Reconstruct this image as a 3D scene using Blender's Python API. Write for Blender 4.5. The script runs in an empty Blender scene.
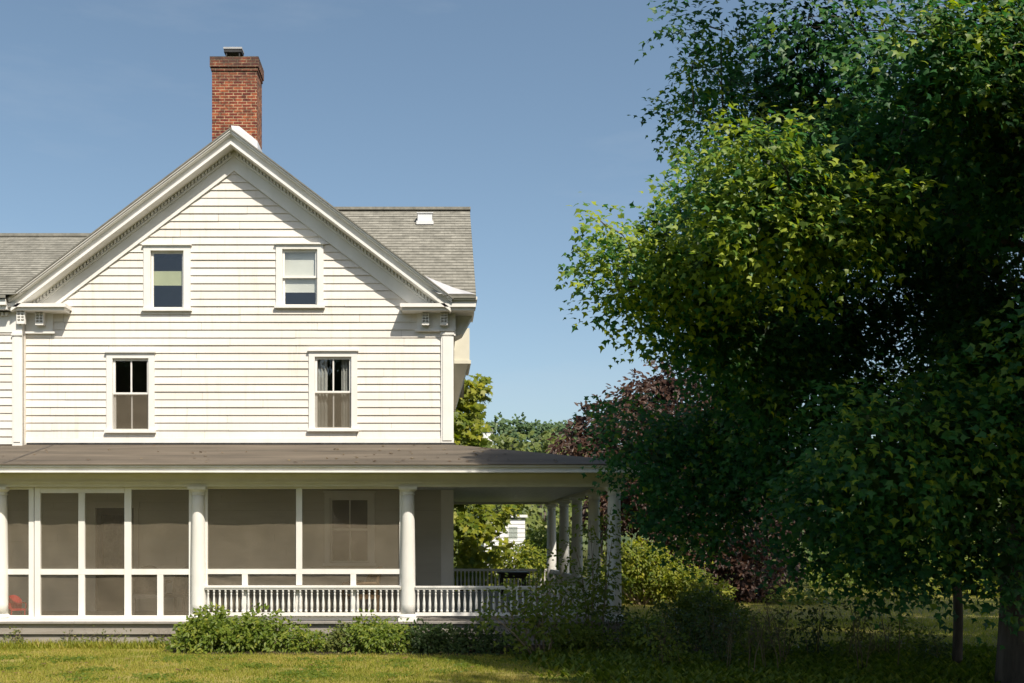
import bpy, math, random
import numpy as np
from mathutils import Vector

random.seed(7)
RNG = np.random.default_rng(11)
scene = bpy.context.scene
COL = scene.collection
R = math.radians

# ------------------------------------------------------------------ camera model (used to read sizes off the photo)
F, CX, HY, EYE = 995.0, 434.0, 537.0, 2.0
def at(px, py, Y):
    return ((px - CX) * Y / F, Y, EYE + (HY - py) * Y / F)
def gx(px, Y): return (px - CX) * Y / F
def gz(py, Y): return EYE + (HY - py) * Y / F
def proj(x, y, z): return CX + F * x / y, HY - F * (z - EYE) / y

# ------------------------------------------------------------------ materials
def new_mat(name):
    m = bpy.data.materials.new(name); m.use_nodes = True
    nt = m.node_tree
    for n in list(nt.nodes): nt.nodes.remove(n)
    out = nt.nodes.new('ShaderNodeOutputMaterial')
    return m, nt, out
def N(nt, t, **kw):
    n = nt.nodes.new(t)
    for k, v in kw.items(): setattr(n, k, v)
    return n
def ramp(nt, stops):
    r = N(nt, 'ShaderNodeValToRGB')
    e = r.color_ramp.elements
    while len(e) < len(stops): e.new(0.5)
    for i, (p, c) in enumerate(stops):
        e[i].position = p; e[i].color = (c[0], c[1], c[2], 1)
    return r
def coords(nt, scale=(1, 1, 1), out='Object'):
    tc = N(nt, 'ShaderNodeTexCoord'); mp = N(nt, 'ShaderNodeMapping')
    mp.inputs['Scale'].default_value = scale
    nt.links.new(tc.outputs[out], mp.inputs['Vector'])
    return mp.outputs['Vector']
def noise(nt, vec, scale, detail=5, rough=0.6):
    n = N(nt, 'ShaderNodeTexNoise')
    n.inputs['Scale'].default_value = scale; n.inputs['Detail'].default_value = detail
    n.inputs['Roughness'].default_value = rough
    nt.links.new(vec, n.inputs['Vector'])
    return n.outputs['Fac']
def simple(name, c0, c1, scale=3.0, stretch=(1, 1, 1), rough=0.6, bump=0.0, bscale=40, spec=0.3, lo=0.35, hi=0.65):
    m, nt, out = new_mat(name)
    v = coords(nt, stretch)
    f = noise(nt, v, scale)
    r = ramp(nt, [(lo, c0), (hi, c1)])
    nt.links.new(f, r.inputs['Fac'])
    b = N(nt, 'ShaderNodeBsdfPrincipled')
    b.inputs['Roughness'].default_value = rough
    b.inputs['Specular IOR Level'].default_value = spec
    nt.links.new(r.outputs['Color'], b.inputs['Base Color'])
    if bump:
        bn = N(nt, 'ShaderNodeBump'); bn.inputs['Strength'].default_value = bump; bn.inputs['Distance'].default_value = 0.01
        f2 = noise(nt, v, bscale, 4)
        nt.links.new(f2, bn.inputs['Height']); nt.links.new(bn.outputs['Normal'], b.inputs['Normal'])
    nt.links.new(b.outputs['BSDF'], out.inputs['Surface'])
    return m
def leaf_mat(name, c0, c1, c2, trans=0.3, rough=0.45, spec=0.25):
    m, nt, out = new_mat(name)
    at_ = N(nt, 'ShaderNodeAttribute', attribute_name='tint')
    r = ramp(nt, [(0.0, c0), (0.55, c1), (1.0, c2)])
    nt.links.new(at_.outputs['Fac'], r.inputs['Fac'])
    b = N(nt, 'ShaderNodeBsdfPrincipled')
    b.inputs['Roughness'].default_value = rough; b.inputs['Specular IOR Level'].default_value = spec
    nt.links.new(r.outputs['Color'], b.inputs['Base Color'])
    t = N(nt, 'ShaderNodeBsdfTranslucent')
    hs = N(nt, 'ShaderNodeHueSaturation'); hs.inputs['Saturation'].default_value = 1.1; hs.inputs['Value'].default_value = 1.6
    nt.links.new(r.outputs['Color'], hs.inputs['Color']); nt.links.new(hs.outputs['Color'], t.inputs['Color'])
    mx = N(nt, 'ShaderNodeMixShader'); mx.inputs['Fac'].default_value = trans
    nt.links.new(b.outputs['BSDF'], mx.inputs[1]); nt.links.new(t.outputs['BSDF'], mx.inputs[2])
    nt.links.new(mx.outputs['Shader'], out.inputs['Surface'])
    return m

M = {}
M['siding'] = simple('weathered_siding_paint', (.72, .68, .62), (.80, .772, .73), 1.1, (.35, 1, 2.2), .62, .15, 60)
def siding_mat():
    m, nt, out = new_mat('weathered_siding_paint')
    f = noise(nt, coords(nt, (.35, 1, 2.2)), 1.1); r = ramp(nt, [(.35, (.70, .655, .59)), (.65, (.79, .755, .70))]); nt.links.new(f, r.inputs['Fac'])
    f2 = noise(nt, coords(nt, (5.5, 1, .45)), 1.4, 6, .7); r2 = ramp(nt, [(.30, (.89, .87, .83)), (.47, (1, 1, 1))]); nt.links.new(f2, r2.inputs['Fac'])
    f3 = noise(nt, coords(nt, (1, 1, 1)), 55, 3, .6); r3 = ramp(nt, [(.27, (.72, .68, .6)), (.36, (1, 1, 1))]); nt.links.new(f3, r3.inputs['Fac'])
    c = r.outputs['Color']
    for k in (r2, r3):
        mul = N(nt, 'ShaderNodeMix', data_type='RGBA', blend_type='MULTIPLY'); mul.inputs['Factor'].default_value = 1
        nt.links.new(c, mul.inputs['A']); nt.links.new(k.outputs['Color'], mul.inputs['B']); c = mul.outputs['Result']
    b = N(nt, 'ShaderNodeBsdfPrincipled'); b.inputs['Roughness'].default_value = .62; b.inputs['Specular IOR Level'].default_value = .3
    nt.links.new(c, b.inputs['Base Color'])
    bn = N(nt, 'ShaderNodeBump'); bn.inputs['Strength'].default_value = .25; bn.inputs['Distance'].default_value = .01
    nt.links.new(f2, bn.inputs['Height']); nt.links.new(bn.outputs['Normal'], b.inputs['Normal'])
    nt.links.new(b.outputs['BSDF'], out.inputs['Surface'])
    return m
M['siding'] = siding_mat()
M['porch_wall'] = simple('shaded_porch_wall_paint', (.54, .52, .46), (.62, .60, .54), 1.1, (.35, 1, 2.2), .62, .15, 60)  # siding paint in a darker tone, porch shade put into the wall colour
M['trim'] = simple('white_trim_paint', (.74, .725, .68), (.81, .80, .765), 2.5, (1, 1, .5), .5, .08, 50)
M['porch_trim'] = simple('porch_white_paint', (.72, .705, .66), (.81, .80, .765), 2.2, (1, 1, .4), .5, .1, 40)
M['soffit'] = simple('soffit_paint', (.62, .60, .50), (.70, .68, .58), 2, (1, 1, 1), .6)
M['metal_white'] = simple('white_sheet_metal', (.66, .67, .68), (.76, .76, .76), 3, (1, 1, 1), .35, 0, spec=.5)
M['flashing'] = simple('grey_flashing_metal', (.42, .42, .44), (.54, .54, .55), 3, (1, 1, 1), .45)
M['dark_metal'] = simple('dark_flue_metal', (.02, .02, .022), (.05, .05, .05), 6, (1, 1, 1), .5)
M['pale_metal'] = simple('pale_cap_metal', (.35, .36, .37), (.45, .45, .45), 6, (1, 1, 1), .4)
M['deck'] = simple('grey_deck_paint', (.24, .22, .20), (.31, .29, .265), 2, (1, 8, 1), .6, .1)
M['skirt'] = simple('grey_skirt_boards', (.27, .24, .21), (.34, .31, .275), 2, (.4, 1, 6), .7, .15)
M['ceiling'] = simple('porch_ceiling_paint', (.50, .52, .50), (.58, .60, .58), 2, (8, .4, 1), .5)
M['inside'] = simple('dim_interior_plaster', (.26, .25, .22), (.33, .32, .28), 1, (1, 1, 1), .8)
M['door'] = simple('dark_door_paint', (.035, .033, .03), (.06, .055, .05), 3, (1, 1, 1), .4)
M['curtain'] = simple('white_curtain_cloth', (.62, .62, .60), (.74, .74, .72), 4, (6, 1, 1), .9)
M['lace'] = simple('lace_cloth', (.14, .135, .12), (.30, .29, .26), 16, (1, 1, 1), .9)
M['blind'] = simple('pale_green_blind', (.42, .44, .27), (.48, .50, .32), 2, (1, 1, 1), .8)
M['white_blind'] = simple('white_roller_blind', (.66, .66, .62), (.72, .72, .68), 2, (1, 1, 1), .8)
M['wicker'] = simple('brown_wicker', (.16, .095, .045), (.34, .22, .12), 40, (1, 1, 1), .6, .4, 80)
M['dark_wicker'] = simple('dark_grey_wicker', (.05, .05, .048), (.12, .118, .11), 40, (1, 1, 1), .6, .4, 80)
M['red'] = simple('red_enamel', (.55, .02, .025), (.65, .035, .035), 5, (1, 1, 1), .35, 0, spec=.5)
M['dark_wood'] = simple('dark_stained_wood', (.02, .017, .014), (.045, .035, .028), 6, (1, 1, 8), .5)
M['hardware'] = simple('dark_iron', (.03, .03, .03), (.05, .05, .05), 8)
M['bark'] = simple('grey_brown_bark', (.055, .045, .036), (.13, .11, .09), 7, (1, 1, .22), .9, .8, 18)
M['pale_bark'] = simple('pale_twig_bark', (.16, .125, .08), (.30, .24, .16), 9, (1, 1, .3), .85, .4, 30)
M['dry_stalk'] = simple('dry_stalk', (.08, .06, .035), (.17, .13, .08), 9, (1, 1, .3), .9)
M['shed_white'] = simple('shed_white_paint', (.70, .70, .69), (.80, .80, .79), .8, (1, 1, 1), .6)
M['far_roof'] = simple('far_grey_roof', (.16, .15, .14), (.2, .19, .18), 1, (1, 1, 1), .8)

def screen_mat():
    m, nt, out = new_mat('insect_screen_mesh')
    v = coords(nt, (1, 1, 1)); f = noise(nt, v, 1.1, 6, .7)
    r = ramp(nt, [(.3, (.15, .127, .092)), (.7, (.25, .212, .155))]); nt.links.new(f, r.inputs['Fac'])
    d = N(nt, 'ShaderNodeBsdfDiffuse'); nt.links.new(r.outputs['Color'], d.inputs['Color'])
    t = N(nt, 'ShaderNodeBsdfTransparent')
    mx = N(nt, 'ShaderNodeMixShader'); mx.inputs['Fac'].default_value = .46
    nt.links.new(t.outputs['BSDF'], mx.inputs[1]); nt.links.new(d.outputs['BSDF'], mx.inputs[2])
    nt.links.new(mx.outputs['Shader'], out.inputs['Surface'])
    return m
M['screen'] = screen_mat()
def glass_mat():
    m, nt, out = new_mat('old_window_glass')
    g = N(nt, 'ShaderNodeBsdfGlossy'); g.inputs['Roughness'].default_value = .02
    g.inputs['Color'].default_value = (.95, .97, 1, 1)
    v = coords(nt, (1, 1, 1)); f = noise(nt, v, 3.2, 2)
    bn = N(nt, 'ShaderNodeBump'); bn.inputs['Strength'].default_value = .25; bn.inputs['Distance'].default_value = .02
    nt.links.new(f, bn.inputs['Height']); nt.links.new(bn.outputs['Normal'], g.inputs['Normal'])
    t = N(nt, 'ShaderNodeBsdfTransparent'); t.inputs['Color'].default_value = (.88, .9, .88, 1)
    lw = N(nt, 'ShaderNodeLayerWeight'); lw.inputs['Blend'].default_value = .5
    pw = N(nt, 'ShaderNodeMath', operation='POWER'); pw.inputs[1].default_value = 4.0; nt.links.new(lw.outputs['Facing'], pw.inputs[0])
    mu = N(nt, 'ShaderNodeMath', operation='MULTIPLY_ADD'); mu.inputs[1].default_value = .85; mu.inputs[2].default_value = .085
    nt.links.new(pw.outputs['Value'], mu.inputs[0])
    mx = N(nt, 'ShaderNodeMixShader'); nt.links.new(mu.outputs['Value'], mx.inputs['Fac'])
    nt.links.new(t.outputs['BSDF'], mx.inputs[1]); nt.links.new(g.outputs['BSDF'], mx.inputs[2])
    nt.links.new(mx.outputs['Shader'], out.inputs['Surface'])
    return m
M['glass'] = glass_mat()
def brick_mat():
    m, nt, out = new_mat('old_red_brick')
    tc = N(nt, 'ShaderNodeTexCoord')
    bt = N(nt, 'ShaderNodeTexBrick'); bt.offset = .5
    bt.inputs['Scale'].default_value = 1; bt.inputs['Brick Width'].default_value = .19; bt.inputs['Row Height'].default_value = .062
    bt.inputs['Mortar Size'].default_value = .008; bt.inputs['Mortar Smooth'].default_value = .2; bt.inputs['Bias'].default_value = -.1
    bt.inputs['Color1'].default_value = (.15, .020, .012, 1); bt.inputs['Color2'].default_value = (.37, .10, .038, 1)
    bt.inputs['Mortar'].default_value = (.42, .33, .22, 1)
    nt.links.new(tc.outputs['UV'], bt.inputs['Vector'])
    v = coords(nt, (1, 1, 1)); f = noise(nt, v, 9, 6, .7)
    r = ramp(nt, [(.35, (.30, .27, .25)), (.62, (1.25, 1.15, 1.0))]); nt.links.new(f, r.inputs['Fac'])
    mul = N(nt, 'ShaderNodeMix', data_type='RGBA', blend_type='MULTIPLY'); mul.inputs['Factor'].default_value = 1
    nt.links.new(bt.outputs['Color'], mul.inputs['A']); nt.links.new(r.outputs['Color'], mul.inputs['B'])
    # soot stain: heavier towards the flue, ragged
    sx = N(nt, 'ShaderNodeSeparateXYZ'); nt.links.new(tc.outputs['UV'], sx.inputs['Vector'])
    mr = N(nt, 'ShaderNodeMapRange'); mr.inputs['From Min'].default_value = 10.9; mr.inputs['From Max'].default_value = 12.3
    nt.links.new(sx.outputs['Y'], mr.inputs['Value'])
    f2 = noise(nt, v, 3.1, 6, .75)
    mm = N(nt, 'ShaderNodeMath', operation='MULTIPLY'); nt.links.new(mr.outputs['Result'], mm.inputs[0]); nt.links.new(f2, mm.inputs[1])
    r2 = ramp(nt, [(.22, (0, 0, 0)), (.50, (.85, .85, .85))]); nt.links.new(mm.outputs['Value'], r2.inputs['Fac'])
    mx = N(nt, 'ShaderNodeMix', data_type='RGBA'); nt.links.new(r2.outputs['Color'], mx.inputs['Factor'])
    nt.links.new(mul.outputs['Result'], mx.inputs['A']); mx.inputs['B'].default_value = (.035, .028, .022, 1)
    b = N(nt, 'ShaderNodeBsdfPrincipled'); b.inputs['Roughness'].default_value = .85
    nt.links.new(mx.outputs['Result'], b.inputs['Base Color'])
    bn = N(nt, 'ShaderNodeBump'); bn.inputs['Strength'].default_value = .6; bn.inputs['Distance'].default_value = .01
    inv = N(nt, 'ShaderNodeMath', operation='SUBTRACT'); inv.inputs[0].default_value = 1; nt.links.new(bt.outputs['Fac'], inv.inputs[1])
    nt.links.new(inv.outputs['Value'], bn.inputs['Height']); nt.links.new(bn.outputs['Normal'], b.inputs['Normal'])
    nt.links.new(b.outputs['BSDF'], out.inputs['Surface'])
    return m
M['brick'] = brick_mat()
def shingle_mat(name, c0, c1, dark, bw=.30, rh=.145):
    m, nt, out = new_mat(name)
    tc = N(nt, 'ShaderNodeTexCoord')
    bt = N(nt, 'ShaderNodeTexBrick'); bt.offset = .37; bt.offset_frequency = 2
    bt.inputs['Scale'].default_value = 1; bt.inputs['Brick Width'].default_value = bw; bt.inputs['Row Height'].default_value = rh
    bt.inputs['Mortar Size'].default_value = .006; bt.inputs['Bias'].default_value = 0
    bt.inputs['Color1'].default_value = (*c0, 1); bt.inputs['Color2'].default_value = (*c1, 1); bt.inputs['Mortar'].default_value = (*dark, 1)
    nt.links.new(tc.outputs['UV'], bt.inputs['Vector'])
    v = coords(nt, (1, 1, 1)); f = noise(nt, v, 7, 7, .75)
    r = ramp(nt, [(.32, (.68, .68, .67)), (.68, (1.2, 1.19, 1.17))]); nt.links.new(f, r.inputs['Fac'])
    mul = N(nt, 'ShaderNodeMix', data_type='RGBA', blend_type='MULTIPLY'); mul.inputs['Factor'].default_value = 1
    nt.links.new(bt.outputs['Color'], mul.inputs['A']); nt.links.new(r.outputs['Color'], mul.inputs['B'])
    b = N(nt, 'ShaderNodeBsdfPrincipled'); b.inputs['Roughness'].default_value = .9; b.inputs['Specular IOR Level'].default_value = .15
    nt.links.new(mul.outputs['Result'], b.inputs['Base Color'])
    bn = N(nt, 'ShaderNodeBump'); bn.inputs['Strength'].default_value = .5; bn.inputs['Distance'].default_value = .006
    f2 = noise(nt, v, 70, 3); nt.links.new(f2, bn.inputs['Height']); nt.links.new(bn.outputs['Normal'], b.inputs['Normal'])
    nt.links.new(b.outputs['BSDF'], out.inputs['Surface'])
    return m
M['shingle'] = shingle_mat('taupe_asphalt_shingle', (.205, .2, .175), (.285, .278, .245), (.20, .195, .17), .24)
M['porch_roof'] = simple('brown_rolled_roofing', (.066, .055, .042), (.158, .130, .098), 1.3, (.3, 1.6, 1), .85, .35, 24, lo=.28, hi=.72)
M['seam'] = simple('tar_seam', (.05, .042, .036), (.075, .062, .05), 3)

def ground_mat():
    m, nt, out = new_mat('lawn_soil_and_thatch')
    v = coords(nt, (1, 1, 1))
    f = noise(nt, v, .55, 6, .65); f2 = noise(nt, v, 14, 5, .7)
    r = ramp(nt, [(.3, (.05, .062, .014)), (.55, (.085, .09, .024)), (.75, (.12, .105, .04))]); nt.links.new(f, r.inputs['Fac'])
    r2 = ramp(nt, [(.3, (.5, .5, .45)), (.7, (1.15, 1.15, 1.1))]); nt.links.new(f2, r2.inputs['Fac'])
    mul = N(nt, 'ShaderNodeMix', data_type='RGBA', blend_type='MULTIPLY'); mul.inputs['Factor'].default_value = 1
    nt.links.new(r.outputs['Color'], mul.inputs['A']); nt.links.new(r2.outputs['Color'], mul.inputs['B'])
    b = N(nt, 'ShaderNodeBsdfPrincipled'); b.inputs['Roughness'].default_value = .95; b.inputs['Specular IOR Level'].default_value = .1
    nt.links.new(mul.outputs['Result'], b.inputs['Base Color'])
    bn = N(nt, 'ShaderNodeBump'); bn.inputs['Strength'].default_value = .8; bn.inputs['Distance'].default_value = .04
    nt.links.new(f2, bn.inputs['Height']); nt.links.new(bn.outputs['Normal'], b.inputs['Normal'])
    nt.links.new(b.outputs['BSDF'], out.inputs['Surface'])
    return m
M['ground'] = ground_mat()
M['lawn'] = simple('mown_lawn_thatch', (.15, .15, .03), (.30, .25, .085), .8, (1, 1, 1), .95, .8, 20, spec=.1)
M['bed'] = simple('bed_soil_and_shade', (.03, .022, .014), (.07, .05, .03), 8, (1, 1, 1), .95, .8, 25)  # bed soil, also the dark colour painted for shade under the maple
M['hill'] = simple('far_hill_woodland', (.035, .06, .022), (.11, .13, .045), .12, (1, 1, 1), .95, .8, .3)
M['grass'] = leaf_mat('grass_blades', (.15, .195, .028), (.29, .30, .048), (.46, .37, .12), .45, .6, .1)
M['maple'] = leaf_mat('maple_leaves', (.014, .066, .026), (.048, .150, .034), (.31, .375, .034), .38)
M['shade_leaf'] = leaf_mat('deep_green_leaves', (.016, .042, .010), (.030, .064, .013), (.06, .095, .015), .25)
M['copper'] = leaf_mat('purple_leaves', (.022, .011, .008), (.056, .027, .017), (.105, .056, .030), .2)
M['lime'] = leaf_mat('yellow_green_leaves', (.075, .125, .014), (.20, .225, .022), (.36, .34, .03), .38)
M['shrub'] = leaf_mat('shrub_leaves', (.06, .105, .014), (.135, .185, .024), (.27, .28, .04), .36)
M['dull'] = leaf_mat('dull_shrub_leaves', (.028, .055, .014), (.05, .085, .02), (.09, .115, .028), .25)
M['far_leaf'] = leaf_mat('far_green_leaves', (.085, .12, .03), (.135, .165, .04), (.20, .21, .055), .25)
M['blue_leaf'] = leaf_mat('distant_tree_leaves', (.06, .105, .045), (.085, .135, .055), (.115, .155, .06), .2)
M['weed'] = leaf_mat('weed_leaves', (.06, .09, .02), (.12, .14, .03), (.22, .2, .06), .3)

# ------------------------------------------------------------------ mesh builder
ORG = {}
def prop(o, label=None, cat=None, group=None, kind=None):
    if label: o['label'] = label
    if cat: o['category'] = cat
    if group: o['group'] = group
    if kind: o['kind'] = kind
    return o
def link(o, parent, origin):
    COL.objects.link(o)
    if parent is not None:
        o.parent = parent
        p = ORG[parent]
        o.location = (origin[0] - p[0], origin[1] - p[1], origin[2] - p[2])
    else:
        o.location = origin
    ORG[o] = origin
def empty(name, loc, label, cat, group=None):
    o = bpy.data.objects.new(name, None); link(o, None, tuple(loc)); o.empty_display_size = .3
    return prop(o, label, cat, group)
def copy_tree(o, parent, loc):
    c = o.copy(); COL.objects.link(c); c.parent = parent
    p = ORG[parent] if parent is not None else (0, 0, 0)
    c.location = (loc[0] - p[0], loc[1] - p[1], loc[2] - p[2]); ORG[c] = tuple(loc)
    for ch in [k for k in list(ORG) if k.parent == o and k is not c]:
        off = ORG[ch]; b = ORG[o]
        copy_tree(ch, c, (loc[0] + off[0] - b[0], loc[1] + off[1] - b[1], loc[2] + off[2] - b[2]))
    return c

class MB:
    def __init__(s): s.v, s.f, s.uv, s.mi = [], [], [], []
    def poly(s, pts, uv=None, mi=0):
        n = len(s.v); s.v += [tuple(p) for p in pts]
        s.f.append(tuple(range(n, n + len(pts)))); s.uv.append(uv); s.mi.append(mi)
    def box(s, x0, x1, y0, y1, z0, z1, mi=0):
        if x0 > x1: x0, x1 = x1, x0
        if y0 > y1: y0, y1 = y1, y0
        if z0 > z1: z0, z1 = z1, z0
        n = len(s.v)
        s.v += [(x0, y0, z0), (x1, y0, z0), (x1, y1, z0), (x0, y1, z0), (x0, y0, z1), (x1, y0, z1), (x1, y1, z1), (x0, y1, z1)]
        for q in ((0, 3, 2, 1), (4, 5, 6, 7), (0, 1, 5, 4), (1, 2, 6, 5), (2, 3, 7, 6), (3, 0, 4, 7)):
            s.f.append(tuple(n + i for i in q)); s.uv.append(None); s.mi.append(mi)
        return s
    def hexa(s, p, mi=0):   # 8 points: bottom ring, top ring
        n = len(s.v); s.v += [tuple(q) for q in p]
        for q in ((0, 3, 2, 1), (4, 5, 6, 7), (0, 1, 5, 4), (1, 2, 6, 5), (2, 3, 7, 6), (3, 0, 4, 7)):
            s.f.append(tuple(n + i for i in q)); s.uv.append(None); s.mi.append(mi)
    def lathe(s, cx, cy, prof, seg=16, mi=0):
        n = len(s.v)
        for (z, r) in prof:
            for k in range(seg):
                a = 2 * math.pi * k / seg
                s.v.append((cx + r * math.cos(a), cy + r * math.sin(a), z))
        for i in range(len(prof) - 1):
            for k in range(seg):
                k2 = (k + 1) % seg
                s.f.append((n + i * seg + k, n + i * seg + k2, n + (i + 1) * seg + k2, n + (i + 1) * seg + k)); s.uv.append(None); s.mi.append(mi)
        s.f.append(tuple(n + k for k in reversed(range(seg)))); s.uv.append(None); s.mi.append(mi)
        m = n + (len(prof) - 1) * seg
        s.f.append(tuple(m + k for k in range(seg))); s.uv.append(None); s.mi.append(mi)
        return s
    def tube(s, pts, rad, seg=7, mi=0):
        pts = [Vector(p) for p in pts]; n0 = len(s.v)
        for i, p in enumerate(pts):
            d = (pts[min(i + 1, len(pts) - 1)] - pts[max(i - 1, 0)]).normalized()
            a = d.cross(Vector((0.31, 0.95, 0.07))).normalized(); b = d.cross(a)
            for k in range(seg):
                t = 2 * math.pi * k / seg
                s.v.append(tuple(p + (a * math.cos(t) + b * math.sin(t)) * rad[i]))
        for i in range(len(pts) - 1):
            for k in range(seg):
                k2 = (k + 1) % seg
                s.f.append((n0 + i * seg + k, n0 + (i + 1) * seg + k, n0 + (i + 1) * seg + k2, n0 + i * seg + k2)); s.uv.append(None); s.mi.append(mi)
        s.f.append(tuple(n0 + k for k in range(seg))); s.uv.append(None); s.mi.append(mi)
        m = n0 + (len(pts) - 1) * seg
        s.f.append(tuple(m + k for k in reversed(range(seg)))); s.uv.append(None); s.mi.append(mi)
        return s
    def build(s, name, mat, parent=None, origin=None, smooth=False):
        me = bpy.data.meshes.new(name)
        if origin is None: origin = ORG[parent] if parent is not None else (0, 0, 0)
        me.from_pydata([(x - origin[0], y - origin[1], z - origin[2]) for (x, y, z) in s.v], [], s.f)
        mats = mat if isinstance(mat, (list, tuple)) else [mat]
        for k in mats: me.materials.append(k)
        if len(mats) > 1: me.polygons.foreach_set('material_index', s.mi)
        if any(u is not None for u in s.uv):
            ul = me.uv_layers.new(name='UVMap')
            for p, u in zip(me.polygons, s.uv):
                if u is None: continue
                for li, c in zip(p.loop_indices, u): ul.data[li].uv = c
        if smooth:
            me.polygons.foreach_set('use_smooth', [True] * len(me.polygons))
        me.update()
        o = bpy.data.objects.new(name, me); link(o, parent, tuple(origin))
        return o

# ------------------------------------------------------------------ leaves
MAPLE = (np.array([(0, -.05, 0), (.22, .05, .02), (.52, .12, -.05), (.36, .30, 0), (.50, .58, -.07), (.20, .52, 0), (0, 1.0, -.12),
                   (-.20, .52, 0), (-.50, .58, -.07), (-.36, .30, 0), (-.52, .12, -.05), (-.22, .05, .02)], float),
         [(0, 1, 2, 3), (0, 3, 4, 5), (0, 5, 6, 7), (0, 7, 8, 9), (0, 9, 10, 11)])
MAPLE3 = (np.array([(0, -.05, 0), (.52, .22, -.06), (.17, .48, .0), (0, 1.0, -.13), (-.17, .48, .0), (-.52, .22, -.06), (0, .36, .05)], float),
          [(0, 1, 2, 6), (6, 2, 3, 4), (0, 6, 4, 5)])
OVAL = (np.array([(0, 0, 0), (.24, .30, .06), (.20, .66, .04), (0, 1, -.10), (-.20, .66, .04), (-.24, .30, .06)], float),
        [(0, 1, 2, 3), (0, 3, 4, 5)])
CLUMP = (np.array([(0, 0, 0), (.45, .15, -.08), (.40, .60, .05), (.08, 1, -.12), (-.38, .75, .04), (-.5, .2, -.1)], float),
         [(0, 1, 2, 3), (0, 3, 4, 5)])
DIAMOND = (np.array([(0, 0, 0), (.34, .45, .08), (0, 1, -.08), (-.34, .5, .05)], float), [(0, 1, 2, 3)])
def unit(a): return a / np.maximum(np.linalg.norm(a, axis=1, keepdims=True), 1e-6)
def leaves(name, mat, pos, nrm, drn, size, tint, shape, parent, origin):
    sv, sf = shape
    d = unit(drn); n = nrm - d * (nrm * d).sum(1, keepdims=True); n = unit(n); sd = np.cross(d, n)
    V = pos[:, None, :] + size[:, None, None] * (sv[None, :, 0:1] * sd[:, None, :] + sv[None, :, 1:2] * d[:, None, :] + sv[None, :, 2:3] * n[:, None, :])
    k = len(sv); cnt = len(pos)
    V = V.reshape(-1, 3) - np.array(origin)
    fa = np.array(sf)                                   # all faces of a shape have the same vertex count
    fv = fa.shape[1]
    idx = (np.arange(cnt)[:, None, None] * k + fa[None]).reshape(-1)
    nf = cnt * len(sf)
    me = bpy.data.meshes.new(name)
    me.vertices.add(len(V)); me.vertices.foreach_set('co', V.astype(np.float32).ravel())
    me.loops.add(len(idx)); me.loops.foreach_set('vertex_index', idx.astype(np.int32))
    me.polygons.add(nf); me.polygons.foreach_set('loop_start', (np.arange(nf) * fv).astype(np.int32))
    me.polygons.foreach_set('loop_total', np.full(nf, fv, np.int32))
    at_ = me.attributes.new('tint', 'FLOAT', 'FACE'); at_.data.foreach_set('value', np.repeat(tint, len(sf)).astype(np.float32))
    me.materials.append(mat); me.update(calc_edges=True); me.validate()
    o = bpy.data.objects.new(name, me); link(o, parent, tuple(origin))
    return o
def sprays(clusters, dens=30, per=13, L=.5, leaf=.13, shell=.5, flat=.75, droop=.25):
    P, NN, D, S, T = [], [], [], [], []
    for cl_ in clusters:
        c, rad = cl_[:2]
        rad = np.array(rad if hasattr(rad, '__len__') else (rad, rad, rad * .8), float)
        m = max(3, int(dens * (cl_[2] if len(cl_) > 2 else 1) * (rad[0] * rad[1] * rad[2]) ** (2 / 3)))
        u = unit(RNG.normal(size=(m, 3)))
        rr = shell + (1 - shell) * RNG.random((m, 1)) ** .7
        p = np.array(c) + u * rad * rr
        o = unit(u / rad)
        up = np.array([[0, 0, 1.0]])
        a = o + RNG.normal(size=(m, 3)) * .45; a[:, 2] = a[:, 2] * .45 - droop; a = unit(a)
        nr = unit(up * flat * .5 + o * .45 + np.array([[.25, -1.0, .3]]) + RNG.normal(size=(m, 3)) * .2)
        sd = unit(np.cross(a, nr))
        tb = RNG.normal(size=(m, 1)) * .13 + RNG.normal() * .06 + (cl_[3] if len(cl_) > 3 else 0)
        t = RNG.random((m, per)); lat = (RNG.random((m, per)) * 2 - 1)
        pos = p[:, None, :] + a[:, None, :] * (t * L)[..., None] + sd[:, None, :] * (lat * L * .55)[..., None]
        pos[..., 2] -= (t ** 2 + lat ** 2) * L * .18
        pos += RNG.normal(size=pos.shape) * np.minimum(L * .07, .045)
        dr = a[:, None, :] * .7 + sd[:, None, :] * (lat * 1.1)[..., None] + RNG.normal(size=pos.shape) * .35; dr[..., 2] -= .25
        nn = nr[:, None, :] + RNG.normal(size=pos.shape) * .26
        P.append(pos.reshape(-1, 3)); NN.append(nn.reshape(-1, 3)); D.append(dr.reshape(-1, 3))
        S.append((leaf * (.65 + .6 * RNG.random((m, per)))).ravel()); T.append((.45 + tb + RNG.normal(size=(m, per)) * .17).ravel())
    return np.concatenate(P), np.concatenate(NN), np.concatenate(D), np.concatenate(S), np.clip(np.concatenate(T), 0, 1)
def bend(a, b, k=.12, n=5, sag=0.0):
    a, b = Vector(a), Vector(b); L = (b - a).length
    off = Vector((random.gauss(0, 1), random.gauss(0, 1), random.gauss(0, .6))) * L * k * .5
    return [a.lerp(b, i / n) + off * math.sin(math.pi * i / n) + Vector((0, 0, -sag * L * (i / n) ** 2)) for i in range(n + 1)]

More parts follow.
